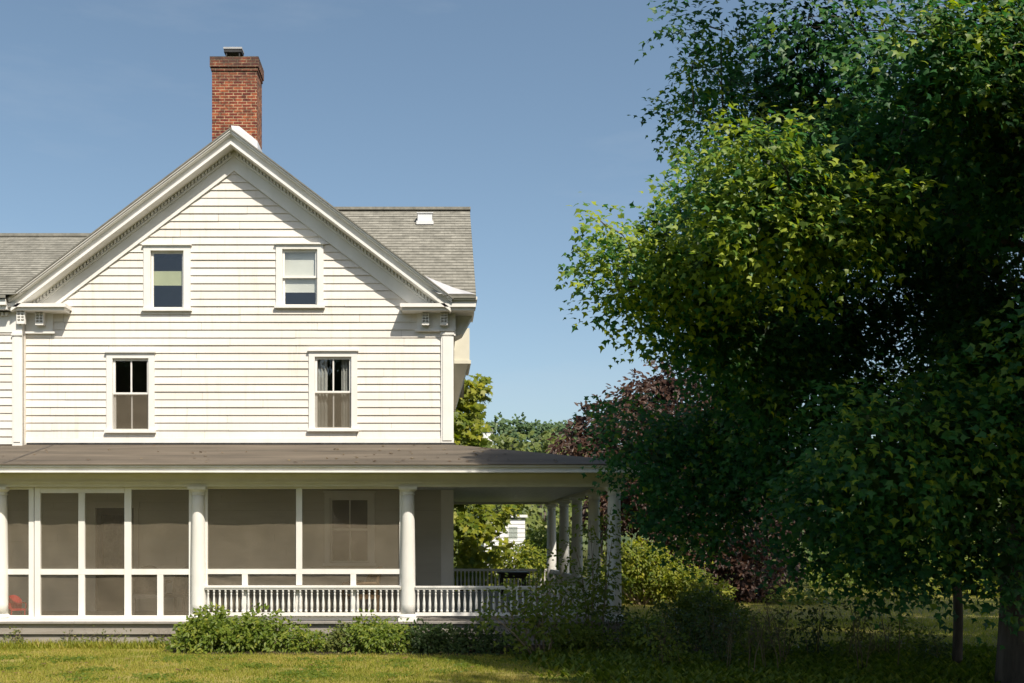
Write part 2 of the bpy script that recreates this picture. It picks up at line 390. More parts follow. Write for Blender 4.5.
# ================================================================== SETTING: ground, hill, sky
g = MB()
xs = [-1500, -300, -60, -30, -15, 0, 15, 30, 60, 300, 1500]; ys = [-400, -60, -20, 0, 10, 20, 30, 45, 70, 150, 2500]
for i in range(len(xs) - 1):
    for j in range(len(ys) - 1):
        g.poly([(xs[i], ys[j], 0), (xs[i + 1], ys[j], 0), (xs[i + 1], ys[j + 1], 0), (xs[i], ys[j + 1], 0)])
prop(g.build('ground', M['ground']), 'lawn and soil running from the house to the trees', kind='structure')
g = MB()
rows = []
for j, (y, h) in enumerate([(150, -1), (200, 9), (260, 20), (330, 29), (420, 34), (700, -5)]):
    rows.append([(x, y + 12 * math.sin(x * .013 + j), h * (1 + .12 * math.sin(x * .011 + .5 * j)) if h > 0 else h) for x in range(-700, 1101, 60)])
for j in range(len(rows) - 1):
    for i in range(len(rows[0]) - 1):
        g.poly([rows[j][i], rows[j][i + 1], rows[j + 1][i + 1], rows[j + 1][i]])
prop(g.build('hill', M['hill'], smooth=True), 'green wooded hill far beyond the porch roof', kind='structure')
g = MB(); g.poly([(-10.5, 12.3, .003), (18, 12.3, .003), (22, 36, .003), (4.5, 36, .003), (4.5, 18.3, .003), (-10.5, 18.31, .003)])
prop(g.build('lawn', M['lawn']), 'mown lawn in front of the house', kind='structure')
g = MB()
pts = [(-4.75, 17.3), (-4.3, 16.95), (-2, 16.85), (1, 16.7), (4.6, 16.2), (6.4, 17.2), (6.4, 21), (-4.75, 18.25)]
g.poly([(x, y, .006) for x, y in pts])
g.poly([(x, y, .009) for x, y in [(2.4, 12.4), (18, 12.4), (18, 17.4), (12, 17.8), (9, 17.4), (6.41, 17.9), (6.41, 17.2), (4.6, 16.1), (2.9, 16.3), (2.2, 14.5)]])  # dark sheet over the lawn, maple shade put into its colour
prop(g.build('planting_bed_and_shade', M['bed']), 'dark soil bed along the porch foot, plus a dark sheet standing in for maple shade', kind='structure')

# ================================================================== HOUSE
P, W = 18.4, 20.8
HX0, HX1 = -8.82, .40           # gable wing walls
GC = -4.17                      # gable centre
ZA, SL = 10.36, .76             # outer roof apex, gable slope
DECK = .45
house = empty('white_farmhouse', (GC, W, 0), 'white clapboard farmhouse with a brick chimney, front gable and wrap-around porch', 'house')
def HB(mb, name, mat, parent=house, **k): return mb.build(name, mat, parent, **k)

# windows: (x0,x1,z0,z1) openings in the wall plane
def opening(px0, px1, py0, py1): return (gx(px0, W), gx(px1, W), gz(py1, W), gz(py0, W))
winA = opening(151, 184, 251, 308); winB = opening(282.5, 317.5, 249.5, 305)
winC = opening(113, 149, 358.5, 429.5); winD = opening(315, 351.5, 357, 428)
winP = opening(330, 369.5, 498, 562); doorO = (gx(96, W), gx(134, W), DECK, gz(508, W))
def clapboard(mb, x0f, x1f, z0, z1, course, openings, Y, proj_=.024, jit=.0025):
    z = z0
    while z < z1 - .01:
        zt = min(z + course, z1)
        cuts = sorted({z, zt} | {o[k] for o in openings for k in (2, 3) if z < o[k] < zt})
        lead = random.uniform(.6, 4.0); jz = random.uniform(-jit, jit); jp = random.uniform(-.003, .003)
        yb, yt = Y - proj_ - jp, Y - .003
        for a, b in zip(cuts[:-1], cuts[1:]):
            segs = [(x0f((a + b) / 2), x1f((a + b) / 2))]
            for o in openings:
                if o[2] < (a + b) / 2 < o[3]:
                    segs = [s for sg in segs for s in ((sg[0], min(sg[1], o[0])), (max(sg[0], o[1]), sg[1])) if s[1] - s[0] > .005]
            ya = yb + (yt - yb) * (a - z) / (zt - z); yc = yb + (yt - yb) * (b - z) / (zt - z)
            aa = a + (jz if a == z else 0)
            cut = []
            for (s0, s1) in segs:
                q = s0 + lead
                while s1 - q > .7 and q > s0:
                    cut.append((s0, q - .002)); s0 = q + .002; q += random.uniform(2.2, 4.0)
                cut.append((s0, s1))
            for (s0, s1) in cut:
                dj = random.uniform(-.0025, .0025) if a == z else 0
                ya_, aa = ya + dj, aa + dj * .6
                mb.poly([(s0, ya_, aa), (s1, ya_, aa), (s1, yc, b), (s0, yc, b)])
                if a == z: mb.poly([(s0, Y, aa), (s1, Y, aa), (s1, ya_, aa), (s0, ya_, aa)])
        z = zt
def gl(z):  return max(HX0, GC - (ZA - .35 - z) / SL)
def gr(z):  return min(HX1, GC + (ZA - .35 - z) / SL)
wb = MB()
ZW = gz(444, W)
clapboard(wb, gl, gr, ZW + .12, ZA - .40, .162, [winA, winB, winC, winD], W)
HB(wb, 'upper_wall', M['siding'])
wb = MB()
clapboard(wb, lambda z: -14.5, lambda z: HX1, DECK, 3.94, .162, [winP, doorO], W, .016)
HB(wb, 'ground_floor_wall', M['porch_wall'])
wb = MB(); wb.box(HX0 + .3, HX1 + .015, W - .035, W - .004, ZW - .06, ZW + .115); HB(wb, 'water_table', M['trim'])
# left wing wall, a little proud of the gable wall
WL = 20.62
wb = MB(); clapboard(wb, lambda z: -14.5, lambda z: -8.72, ZW - .02, 6.75, .162, [], WL)
wb.poly([(-8.52, WL, ZW - .1), (-8.52, W, ZW - .1), (-8.52, W, 6.75), (-8.52, WL, 6.75)])
HB(wb, 'wing_wall', M['siding'])
# side and back walls, floors and an inner partition
wb = MB()
wb.poly([(HX1, W - .02, 0), (HX1, 28.2, 0), (HX1, 28.2, 6.9), (HX1, 23.9, 9.8), (HX1, W - .02, 6.9)])
wb.poly([(-14.5, 28.2, 0), (HX1, 28.2, 0), (HX1, 28.2, 6.9), (-14.5, 28.2, 6.9)])
wb.poly([(-14.5, WL, 0), (-14.5, 28.2, 0), (-14.5, 28.2, 6.9), (-14.5, 23.9, 9.2), (-14.5, WL, 6.9)])
HB(wb, 'rear_wall', M['siding'])
wb = MB()
wb.box(-14.4, HX1 - .1, W + 2.8, W + 2.9, DECK, 8.6)
wb.box(-14.4, HX1 - .1, W + .14, W + 2.8, 3.2, 3.4); wb.box(-8.6, HX1 - .1, W + .14, W + 2.8, 6.15, 6.3); wb.box(-14.4, HX1 - .1, W + .14, W + 2.8, DECK - .1, DECK)
wb.box(-4.3, -4.2, W + .14, W + 2.8, DECK, 8.5)
HB(wb, 'interior_partition', M['inside'])

# corner boards
ZB_LOW = gz(487, P) + .055
def corner_board(x0, x1, Y, z0, z1):
    b = MB(); b.box(x0, x1, Y - .05, Y + .03, z0, z1)
    b.box(x0 + .035, x1 - .035, Y - .066, Y - .05, z0 + .12, z1 - .11); b.box(x0 - .012, x1 + .012, Y - .075, Y - .05, z1 - .075, z1 - .03)
    HB(b, 'corner_board', M['trim'])
corner_board(gx(441, W), gx(453.5, W), W, ZW - .05, 6.29); b = MB(); b.box(gx(441, W), gx(453.5, W), W - .05, W + .03, DECK + .002, ZB_LOW); b.box(gx(441, W) + .035, gx(453.5, W) - .035, W - .06, W - .05, DECK + .2, ZB_LOW - .15); HB(b, 'corner_board', M['trim'])
corner_board(-8.72, -8.52, WL, ZW - .1, 6.24)

# gable rake trim: cross-sections (Y0,Y1,w0,w1) swept up both slopes
HWD = 4.54
def rake(mb, y0, y1, w0, w1, h=HWD, h0=0, mi=0):
    for sgn in (-1, 1):
        xa, xb = GC + sgn * h0, GC + sgn * h
        za, zb = ZA - SL * h0, ZA - SL * h
        p = [(xa, y0, za + w0), (xb, y0, zb + w0), (xb, y1, zb + w0), (xa, y1, za + w0), (xa, y0, za + w1), (xb, y0, zb + w1), (xb, y1, zb + w1), (xa, y1, za + w1)]
        mb.hexa(p, mi)
OV = 20.42
b = MB(); rake(b, OV - .06, OV + .2, -.095, -.036); rake(b, OV + .05, OV + .2, -.235, -.096); rake(b, OV - .02, OV + .2, -.30, -.236, HWD - .03); rake(b, OV + .005, OV + .2, -.262, -.2355, HWD - .03)
rake(b, OV - .085, OV + .02, -.062, -.034)
HB(b, 'rake_cornice', M['trim'])
b = MB(); rake(b, OV + .02, W - .03, -.298, -.27, HWD - .02); HB(b, 'rake_soffit', M['soffit'])
b = MB(); rake(b, W - .05, W - .005, -.72, -.302, HWD - .12); rake(b, W - .085, W - .052, -.42, -.372, HWD - .2); HB(b, 'rake_frieze', M['trim'])
b = MB()
n = int((HWD - .35) / .07)
for sgn in (-1, 1):
    b = MB()
    for i in range(n):
        h0 = .06 + i * .07
        x0, x1 = GC + sgn * h0, GC + sgn * (h0 + .042); za, zb = ZA - SL * h0, ZA - SL * (h0 + .042)
        b.hexa([(x0, W - .12, za - .368), (x1, W - .12, zb - .368), (x1, W - .052, zb - .368), (x0, W - .052, za - .368),
                (x0, W - .12, za - .304), (x1, W - .12, zb - .304), (x1, W - .052, zb - .304), (x0, W - .052, za - .304)])
    HB(b, 'dentil_course', M['trim'])

# roofs with stepped shingle courses
def shingled(mb, A, B, C_, D_, course=.145, step=.011):
    # A,B eave left/right, C_,D_ ridge right/left
    A, B, C_, D_ = map(Vector, (A, B, C_, D_))
    n = (B - A).cross(D_ - A).normalized(); L = (D_ - A).length; k = max(1, round(L / course)); w = (B - A).length
    for i in range(k):
        t0, t1 = i / k, (i + 1) / k
        j = random.uniform(-.002, .003)
        l0, r0 = A.lerp(D_, t0) + n * (step + j), B.lerp(C_, t0) + n * (step + j); l1, r1 = A.lerp(D_, t1), B.lerp(C_, t1)
        u = [(0, t0 * L + .001), (w, t0 * L + .001), (w, t1 * L), (0, t1 * L)]
        mb.poly([l0, r0, r1, l1], u)
        ba, bb = A.lerp(D_, t0), B.lerp(C_, t0)
        mb.poly([ba, bb, r0, l0], [(0, 0), (w, 0), (w, .001), (0, .001)])
RY, RZ = 23.9, 9.86                       # main ridge
EY, EZ = 20.33, 6.93                      # main eave
def shingled_valley(mb, xo, ye, ze, yr, zr, sgn, course=.145, step=.011):
    # slope between outer edge xo and the valley against the gable roof
    L = math.hypot(yr - ye, zr - ze); k = round(L / course); n = Vector((0, -(zr - ze), yr - ye)).normalized()
    for i in range(k):
        t0, t1 = i / k, (i + 1) / k
        y0, z0, y1, z1 = ye + (yr - ye) * t0, ze + (zr - ze) * t0, ye + (yr - ye) * t1, ze + (zr - ze) * t1
        v0 = GC + sgn * (max(0, ZA - .02 - z0) / SL - .12); v1 = GC + sgn * (max(0, ZA - .02 - z1) / SL - .12)
        o = n * (step + random.uniform(-.002, .003))
        pts = [(v0, y0 + o.y, z0 + o.z), (xo, y0 + o.y, z0 + o.z), (xo, y1, z1), (v1, y1, z1)]
        uv = [(v0, t0 * L + .001), (xo, t0 * L + .001), (xo, t1 * L), (v1, t1 * L)]
        lip = [(v0, y0, z0), (xo, y0, z0), (xo, y0 + o.y, z0 + o.z), (v0, y0 + o.y, z0 + o.z)]
        if sgn < 0: pts, uv, lip = pts[::-1], uv[::-1], lip[::-1]
        mb.poly(pts, uv); mb.poly(lip, [(0, 0)] * 4)
rf = MB()
shingled_valley(rf, .86, EY, EZ, RY, RZ, 1)
rf.poly([(.86, RY, RZ), (.86, 28.6, 6.0), (-4, 28.6, 6.0), (-4, RY, RZ)])
rf.box(GC + .3, .875, RY - .12, RY + .12, RZ - .03, RZ + .035)
rf.poly([(.86, EY, EZ - .07), (.86, RY, RZ - .07), (.86, RY, RZ + .01), (.86, EY, EZ + .01)]); rf.poly([(.3, EY, EZ - .045), (.86, EY, EZ - .045), (.86, EY, EZ + .008), (.3, EY, EZ + .008)])
HB(rf, 'main_roof', M['shingle'])
rf = MB()
shingled_valley(rf, -14.8, 20.25, 6.93, RY, 9.23, -1)
rf.box(-14.8, GC - 1.2, RY - .1, RY + .1, 9.2, 9.27); rf.poly([(-4, RY, 9.23), (-4, 28.6, 6), (-14.8, 28.6, 6), (-14.8, RY, 9.23)])
rf.poly([(-14.8, 20.25, 6.87), (-8.72, 20.25, 6.87), (-8.72, 20.25, 6.935), (-14.8, 20.25, 6.935)])
HB(rf, 'wing_roof', M['shingle'])
rf = MB(); rake(rf, OV - .10, 26.5, -.033, 0, HWD + .03); HB(rf, 'gable_roof', M['shingle'])
b = MB(); b.box(-14.8, -8.74, 20.30, 20.62, 6.74, 6.86); b.box(-14.8, -8.74, 20.36, 20.61, 6.66, 6.738); b.box(-14.8, -8.52, WL - .04, WL - .003, 6.235, 6.658)
for i in range(70): b.box(-8.80 - i * .085, -8.85 - i * .085, WL - .10, WL - .042, 6.57, 6.64)
HB(b, 'eave_cornice', M['trim'])
# cornice returns
b = MB()
b.box(-.70, .86, OV - .02, W - .004, 6.72, 6.795); b.box(-.66, .83, OV + .03, W - .006, 6.66, 6.718)
b.box(.36, .885, OV - .06, 21.4, 6.86, 6.92); b.box(.36, .85, OV + .01, 21.3, 6.797, 6.858)
b.box(-.35, HX1 + .01, W - .055, W - .006, 6.285, 6.658); b.box(-.40, HX1 + .03, W - .085, W - .057, 6.285, 6.33)
b.box(HX1 + .01, HX1 + .05, W - .05, 28.1, 6.2, 6.66); b.box(HX1 + .01, .84, W + .002, 21.6, 6.66, 6.717)
b.hexa([(HX1 + .01, 21.0, 6.2), (.60, 21.0, 6.3), (.60, 21.5, 6.3), (HX1 + .01, 21.5, 6.2), (HX1 + .01, 21.0, 6.66), (.80, 21.0, 6.655), (.80, 21.5, 6.655), (HX1 + .01, 21.5, 6.66)])
HB(b, 'cornice_return', M['trim'])
b = MB()
b.box(-9.02, -7.56, OV - .02, W - .004, 6.72, 6.795); b.box(-9.02, -7.60, OV + .03, W - .006, 6.66, 6.718)
b.box(-8.515, -7.95, W - .055, W - .006, 6.24, 6.658); b.box(-8.513, -7.90, W - .085, W - .057, 6.24, 6.285)
HB(b, 'cornice_return', M['trim'])
def bracket(xc, w, cols, ztop, yw, d=.13):
    b = MB(); x0, x1 = xc - w / 2, xc + w / 2; h = .26; yf = yw - d
    b.hexa([(x0, yf + .06, ztop - h), (x1, yf + .06, ztop - h), (x1, yw, ztop - h), (x0, yw, ztop - h), (x0, yf + .05, ztop), (x1, yf + .05, ztop), (x1, yw, ztop), (x0, yw, ztop)])
    t = .018
    for i in range(cols + 1):
        xx = x0 + (w - t) * i / cols; b.box(xx, xx + t, yf, yf + .049, ztop - h, ztop)
    for i in range(4):
        zz = ztop - .025 - i * (h - .08) / 3
        b.box(x0 + .001, x1 - .001, yf + .004, yf + .048, zz - t, zz)
    b.box(x0 + .001, x1 - .001, yf + .002, yf + .047, ztop - h, ztop - h + .04)
    HB(b, 'bracket', M['trim'])
bracket(gx(425.5, W - .15), .15, 2, 6.655, W - .057); bracket(gx(444, W - .15), .15, 2, 6.655, W - .057)
bracket(gx(20.5, W - .3), .17, 2, 6.655, WL - .045, .075); bracket(gx(37, W - .3), .17, 2, 6.655, W - .057)
# valley flashing sheet lying on the main roof beside the gable
b = MB()
def onroof(x, y, lift=.035): return (x, y, EZ + (RZ - EZ) / (RY - EY) * (y - EY) + lift)
b.poly([onroof(.10, EY + .01), onroof(.84, EY + .01), onroof(.42, EY + .22), onroof(-.05, EY + .55), onroof(-.80, 21.50), onroof(-1.0, 21.45), onroof(-.3, EY + .3)])
HB(b, 'valley_flashing', M['flashing'])
# roof vent
v0 = onroof(gx(425, 23.36), 23.36, 0)
b = MB(); b.box(v0[0] - .17, v0[0] + .17, v0[1] - .16, v0[1] + .12, v0[2] - .05, v0[2] + .13); b.box(v0[0] - .2, v0[0] + .2, v0[1] - .22, v0[1] + .14, v0[2] - .14, v0[2] - .06); b.box(v0[0] - .19, v0[0] + .19, v0[1] - .18, v0[1] + .13, v0[2] + .131, v0[2] + .15)
HB(b, 'roof_vent', M['metal_white'])
# side oriel beyond the corner
b = MB()
oy0, oy1 = 22.4, 24.0
b.box(HX1 + .052, .80, oy0, oy1, 5.98, 6.70); b.box(HX1 + .052, .83, oy0 - .03, oy1 + .03, 5.90, 5.978)
b.hexa([(HX1 + .052, oy0 + .7, 5.0), (.50, oy0 + .7, 5.0), (.50, oy1 - .1, 5.0), (HX1 + .052, oy1 - .1, 5.0), (HX1 + .052, oy0, 5.898), (.77, oy0, 5.898), (.77, oy1, 5.898), (HX1 + .052, oy1, 5.898)])
HB(b, 'side_oriel', M['soffit'])
# chimney
CY0, CY1 = 21.2, 21.8
cx0, cx1 = gx(212, CY0), gx(257, CY0)
def brickbox(mb, x0, x1, y0, y1, z0, z1):
    mb.poly([(x0, y0, z0), (x1, y0, z0), (x1, y0, z1), (x0, y0, z1)], [(x0, z0), (x1, z0), (x1, z1), (x0, z1)])
    mb.poly([(x1, y0, z0), (x1, y1, z0), (x1, y1, z1), (x1, y0, z1)], [(y0, z0), (y1, z0), (y1, z1), (y0, z1)])
    mb.poly([(x1, y1, z0), (x0, y1, z0), (x0, y1, z1), (x1, y1, z1)], [(x1, z0), (x0, z0), (x0, z1), (x1, z1)])
    mb.poly([(x0, y1, z0), (x0, y0, z0), (x0, y0, z1), (x0, y1, z1)], [(y1, z0), (y0, z0), (y0, z1), (y1, z1)])
    mb.poly([(x0, y0, z1), (x1, y0, z1), (x1, y1, z1), (x0, y1, z1)], [(x0, y0), (x1, y0), (x1, y1), (x0, y1)])
    mb.poly([(x0, y1, z0), (x1, y1, z0), (x1, y0, z0), (x0, y0, z0)], [(x0, y1), (x1, y1), (x1, y0), (x0, y0)])
ZT = gz(57, CY0)
b = MB(); brickbox(b, cx0, cx1, CY0, CY1, 9.3, ZT - .30); brickbox(b, cx0 - .018, cx1 + .018, CY0 - .018, CY1 + .018, ZT - .298, ZT - .225)
brickbox(b, cx0 - .04, cx1 + .04, CY0 - .04, CY1 + .04, ZT - .223, ZT - .004)
chim = HB(b, 'chimney', M['brick'])
fx, fy = (gx(222, CY0) + gx(241, CY0)) / 2, 21.45
b = MB(); b.box(fx - .17, fx + .17, fy - .11, fy + .11, ZT - .003, ZT + .075)
for sx in (-1, 1):
    for sy in (-1, 1): b.box(fx + sx * .14 - .012, fx + sx * .14 + .012, fy + sy * .09 - .012, fy + sy * .09 + .012, ZT + .076, ZT + .17)
b.box(fx - .19, fx + .19, fy - .12, fy + .12, ZT + .171, ZT + .235)
fl = HB(b, 'flue_cap', M['dark_metal'], chim)
b = MB(); b.box(fx - .2, fx + .2, fy - .13, fy + .13, ZT + .237, ZT + .275); HB(b, 'flue_lid', M['pale_metal'], chim)
b = MB(); yf = CY0 - .012
zc = lambda px, py: (gx(px, yf), yf, gz(py, yf))
b.hexa([(GC + .02, yf, 9.9), (cx1 + .012, yf, 9.5), (cx1 + .012, yf + .01, 9.5), (GC + .02, yf + .01, 9.9), zc(231, 125.5), (cx1 + .012, yf, gz(141, yf)), (cx1 + .012, yf + .01, gz(141, yf)), (GC + .02, yf + .01, gz(126, yf))])
b.box(cx1 + .002, cx1 + .012, CY0, CY1, 9.4, gz(141, yf)); HB(b, 'chimney_flashing', M['metal_white'], chim)

# windows
def window(o, muntin=True, name='window', cw=.125, head=.11, two_sash=True, lower_screen=False, blind=None, curtains=False, Y=W):
    x0, x1, z0, z1 = o
    b = MB()
    b.box(x0 - cw, x0, Y - .045, Y + .11, z0 - .02, z1); b.box(x1, x1 + cw, Y - .045, Y + .11, z0 - .02, z1)
    b.box(x0 - cw, x1 + cw, Y - .045, Y + .11, z1 + .001, z1 + head); b.box(x0 - cw - .025, x1 + cw + .025, Y - .085, Y - .002, z1 + head + .001, z1 + head + .035)
    b.box(x0 - cw - .03, x1 + cw + .03, Y - .09, Y + .11, z0 - .075, z0 - .021)
    w = HB(b, name, M['trim'])
    zm = (z0 + z1) / 2
    t = .045
    for (a, c, yy) in (((zm - .01, z1, Y + .02), (z0 - .02, zm + .03, Y + .055)) if two_sash else ((z0 - .02, z1, Y + .03),)) if False else ([(zm - .01, z1, Y + .015), (z0 - .02, zm + .03, Y + .055)] if two_sash else [(z0 - .02, z1, Y + .03)]):
        s = MB()
        s.box(x0 + .002, x0 + t, yy, yy + .034, a, c); s.box(x1 - t, x1 - .002, yy, yy + .034, a, c)
        s.box(x0 + t, x1 - t, yy + .001, yy + .033, a, a + t); s.box(x0 + t, x1 - t, yy + .001, yy + .033, c - t, c)
        if muntin: s.box((x0 + x1) / 2 - .014, (x0 + x1) / 2 + .014, yy + .002, yy + .032, a + t, c - t)
        sh = HB(s, 'sash', M['trim'], w)
        q = MB(); q.poly([(x0 + t, yy + .018, a + t), (x1 - t, yy + .018, a + t), (x1 - t, yy + .018, c - t), (x0 + t, yy + .018, c - t)]); HB(q, 'pane', M['glass'], w)
    if lower_screen:
        q = MB(); q.poly([(x0 + .01, Y + .012, z0), (x1 - .01, Y + .012, z0), (x1 - .01, Y + .012, zm), (x0 + .01, Y + .012, zm)]); HB(q, 'window_screen', M['screen'], w)
    if blind:
        mt, za, zb = blind
        q = MB(); q.box(x0 + .03, x1 - .03, Y + .094, Y + .10, za, zb); q.box(x0 + .03, x1 - .03, Y + .091, Y + .103, za - .02, za); HB(q, 'blind', M[mt], w)
    if curtains:
        for (xa, xb) in ((x0 + .01, x0 + .24), (x1 - .22, x1 - .01)):
            q = MB(); n = 16
            for i in range(n):
                ua, ub = xa + (xb - xa) * i / n, xa + (xb - xa) * (i + 1) / n
                ya, yb = Y + .125 + .022 * math.sin(i * 1.3), Y + .16 + .022 * math.sin((i + 1) * 1.3)
                q.poly([(ua, ya, z0), (ub, yb, z0), (ub, yb, z1), (ua, ya, z1)])
            HB(q, 'curtain', M['curtain'], w, smooth=True)
    return w
prop(window(winA, False, two_sash=False, cw=.145, head=.10, blind=('blind', gz(283.5, W), gz(270, W))), 'upper window with a half drawn pale green blind')
prop(window(winB, False, cw=.13, head=.09, blind=('white_blind', gz(290.5, W), gz(250, W))), 'upper window with a white roller blind pulled low')
prop(window(winC, True, lower_screen=True), 'two over two window with bare dark panes')
prop(window(winD, True, lower_screen=True, curtains=True), 'two over two window with white curtains')
prop(window(winP, True, cw=.11), 'window on the screened porch')
# door
x0, x1, z0, z1 = doorO
b = MB(); b.box(x0 - .1, x0, W - .04, W + .1, z0, z1); b.box(x1, x1 + .1, W - .04, W + .1, z0, z1); b.box(x0 - .13, x1 + .13, W - .05, W + .1, z1 + .001, z1 + .13)
HB(b, 'door_casing', M['porch_wall'])
b = MB(); b.box(x0 + .003, x0 + .13, W + .03, W + .07, z0, z1); b.box(x1 - .13, x1 - .003, W + .03, W + .07, z0, z1); b.box(x0 + .13, x1 - .13, W + .031, W + .069, z1 - .14, z1); b.box(x0 + .13, x1 - .13, W + .031, W + .069, z0, z0 + .75)
b.box(x0 + .2, x1 - .2, W + .02, W + .03, z0 + .15, z0 + .6)
dr = HB(b, 'door', M['door'])
b = MB(); b.poly([(x0 + .13, W + .05, z0 + .75), (x1 - .13, W + .05, z0 + .75), (x1 - .13, W + .05, z1 - .14), (x0 + .13, W + .05, z1 - .14)]); HB(b, 'door_glass', M['glass'], dr)
b = MB(); b.box(x0 + .13, x1 - .13, W + .085, W + .092, z0 + .75, z1 - .3); HB(b, 'lace_curtain', M['lace'], dr)
b = MB(); b.lathe(x1 - .07, W + .0, [(z0 + .98, .012), (z0 + .985, .028), (z0 + 1.02, .028), (z0 + 1.025, .012)], 10); HB(b, 'handle', M['hardware'], dr)

# ---------------- porch
PXR = gx(614, P)                         # corner column x  (3.33)
PXL = -14.5
SIDEY = [995 * PXR / (p - 434) for p in (594, 577, 564, 551.5)]
YB = SIDEY[-1]
# floor
b = MB()
x = PXL
while x < PXR + .2:
    b.box(x, min(x + .098, PXR + .2), P - .22, (W - .03) if x < HX1 - .05 else YB + .2, DECK - .035, DECK); x += .1
HB(b, 'porch_floor', M['deck'])
b = MB(); b.box(PXL, PXR + .14, P - .16, P - .13, .22, DECK - .036); b.box(PXL, PXR + .14, P - .115, P - .09, .02, .185); b.box(PXL, PXR + .12, P - .088, P - .06, .0, .4)
b.box(PXR + .1, PXR + .13, P - .128, YB + .1, .02, DECK - .037)
HB(b, 'porch_skirt', M['skirt'])
b = MB(); b.box(PXL, gx(206, P), P - .17, P + .06, DECK + .002, DECK + .06); HB(b, 'porch_sill', M['porch_trim'])
# beam, ceiling
ZB0, ZB1 = gz(487, P), 3.17
b = MB(); b.box(PXL, PXR + .12, P - .11, P + .11, ZB0, ZB1); b.box(PXL, PXR + .14, P - .135, P - .112, ZB0 + .06, ZB0 + .10)
b.box(PXR - .11, PXR + .11, P + .112, YB + .1, ZB0, ZB1); b.box(HX1 + .02, PXR - .112, YB - .1, YB + .1, ZB0, ZB1)
HB(b, 'porch_beam', M['soffit'])
b = MB(); b.box(PXL, PXR - .12, P + .113, W - .03, ZB0 + .06, ZB0 + .08); b.box(HX1 + .03, PXR - .12, W - .028, YB - .11, ZB0 + .06, ZB0 + .08); HB(b, 'porch_ceiling', M['ceiling'])
# eave + roof
EYp, EXp = P - .66, PXR + .66
b = MB(); b.box(PXL, EXp, EYp + .02, EYp + .16, 3.255, 3.30); b.box(PXL, EXp, EYp + .075, EYp + .16, 3.19, 3.253); b.box(PXL, EXp, EYp + .045, EYp + .16, 3.155, 3.188)
b.box(PXL, EXp - .1, EYp + .161, P - .112, 3.172, 3.19)
for (a0, a1, c0, c1) in ((.16, .02, 3.255, 3.30), (.16, .075, 3.19, 3.253), (.16, .045, 3.155, 3.188)):
    b.box(EXp - a0, EXp - a1 + .0, EYp + .162, YB + .7, c0, c1)
b.box(PXR + .112, EXp - .161, EYp + .164, YB + .7, 3.1725, 3.1905)
HB(b, 'porch_eave', M['porch_trim'])
rf = MB()
ZE, ZWp = 3.303, 3.93
wl, wr = (HX1 + .0, W - .002, ZWp), (HX1 + .002, W, ZWp)
rf.poly([(PXL, EYp, ZE), (EXp + .01, EYp, ZE), (HX1, W - .03, ZWp), (PXL, W - .03, ZWp)])
rf.poly([(EXp + .01, EYp, ZE), (EXp + .01, YB + .7, ZE), (HX1 + .04, YB + .7, ZWp), (HX1, W - .03, ZWp)])
rf.poly([(PXL, EYp, ZE - .02), (EXp + .01, EYp, ZE - .02), (EXp + .01, EYp, ZE), (PXL, EYp, ZE)]); rf.poly([(EXp + .01, EYp, ZE - .02), (EXp + .01, YB + .7, ZE - .02), (EXp + .01, YB + .7, ZE), (EXp + .01, EYp, ZE)])
HB(rf, 'porch_roof', M['porch_roof'])
def pr(px, t, lift=.006): return (px, EYp + (W - .03 - EYp) * t, ZE + (ZWp - ZE) * t + lift)
b = MB()
def strip(p0, p1, w):
    p0, p1 = Vector(p0), Vector(p1); d = (p1 - p0).normalized(); s = d.cross(Vector((0, -.2, .98))).normalized() * w
    b.poly([p0 - s, p1 - s, p1 + s, p0 + s])
strip(pr(-7.78, .97), pr(-7.72 - .0, .985), .03); strip(pr(gx(55, W), .96), pr(gx(1, EYp), .03), .028)
strip(pr(-7.6, .50), pr(-2.4, .505), .006); strip(pr(-1.6, .52), pr(.9, .515), .005)
HB(b, 'roof_seam', M['seam'])
b = MB(); b.box(-8.5, HX1 + .05, W - .055, W - .036, ZWp + .0, ZWp + .035); HB(b, 'roof_flashing', M['dark_metal'])
# columns
def column_proto(x, y):
    b = MB(); prof = []
    H = ZB0 - DECK
    for i in range(13):
        t = i / 12; r = .136 - .022 * max(0, (t - .25) / .75) ** 1.6
        prof.append((DECK + .13 + (H - .13 - .15) * t, r))
    b.lathe(x, y, prof, 24); c = HB(b, 'porch_column', M['porch_trim'], origin=(x, y, DECK), smooth=True)
    b = MB(); b.box(x - .175, x + .175, y - .175, y + .175, DECK + .001, DECK + .06); b.lathe(x, y, [(DECK + .061, .16), (DECK + .08, .172), (DECK + .10, .168), (DECK + .115, .15), (DECK + .13, .142)], 24)
    HB(b, 'column_base', M['porch_trim'], c)
    b = MB(); z = ZB0; b.box(x - .165, x + .165, y - .165, y + .165, z - .052, z - .001); b.lathe(x, y, [(z - .15, .115), (z - .145, .13), (z - .125, .13), (z - .12, .117), (z - .09, .118), (z - .07, .145), (z - .053, .155)], 24)
    HB(b, 'capital', M['porch_trim'], c)
    return c
col0 = column_proto(gx(.5, P), P)
for (px, py) in [(gx(198.5, P), P), (gx(408, P), P), (PXR, P)] + [(PXR, y) for y in SIDEY] + [(gx(.5, P) - 3.7, P)]:
    copy_tree(col0, house, (px, py, DECK))
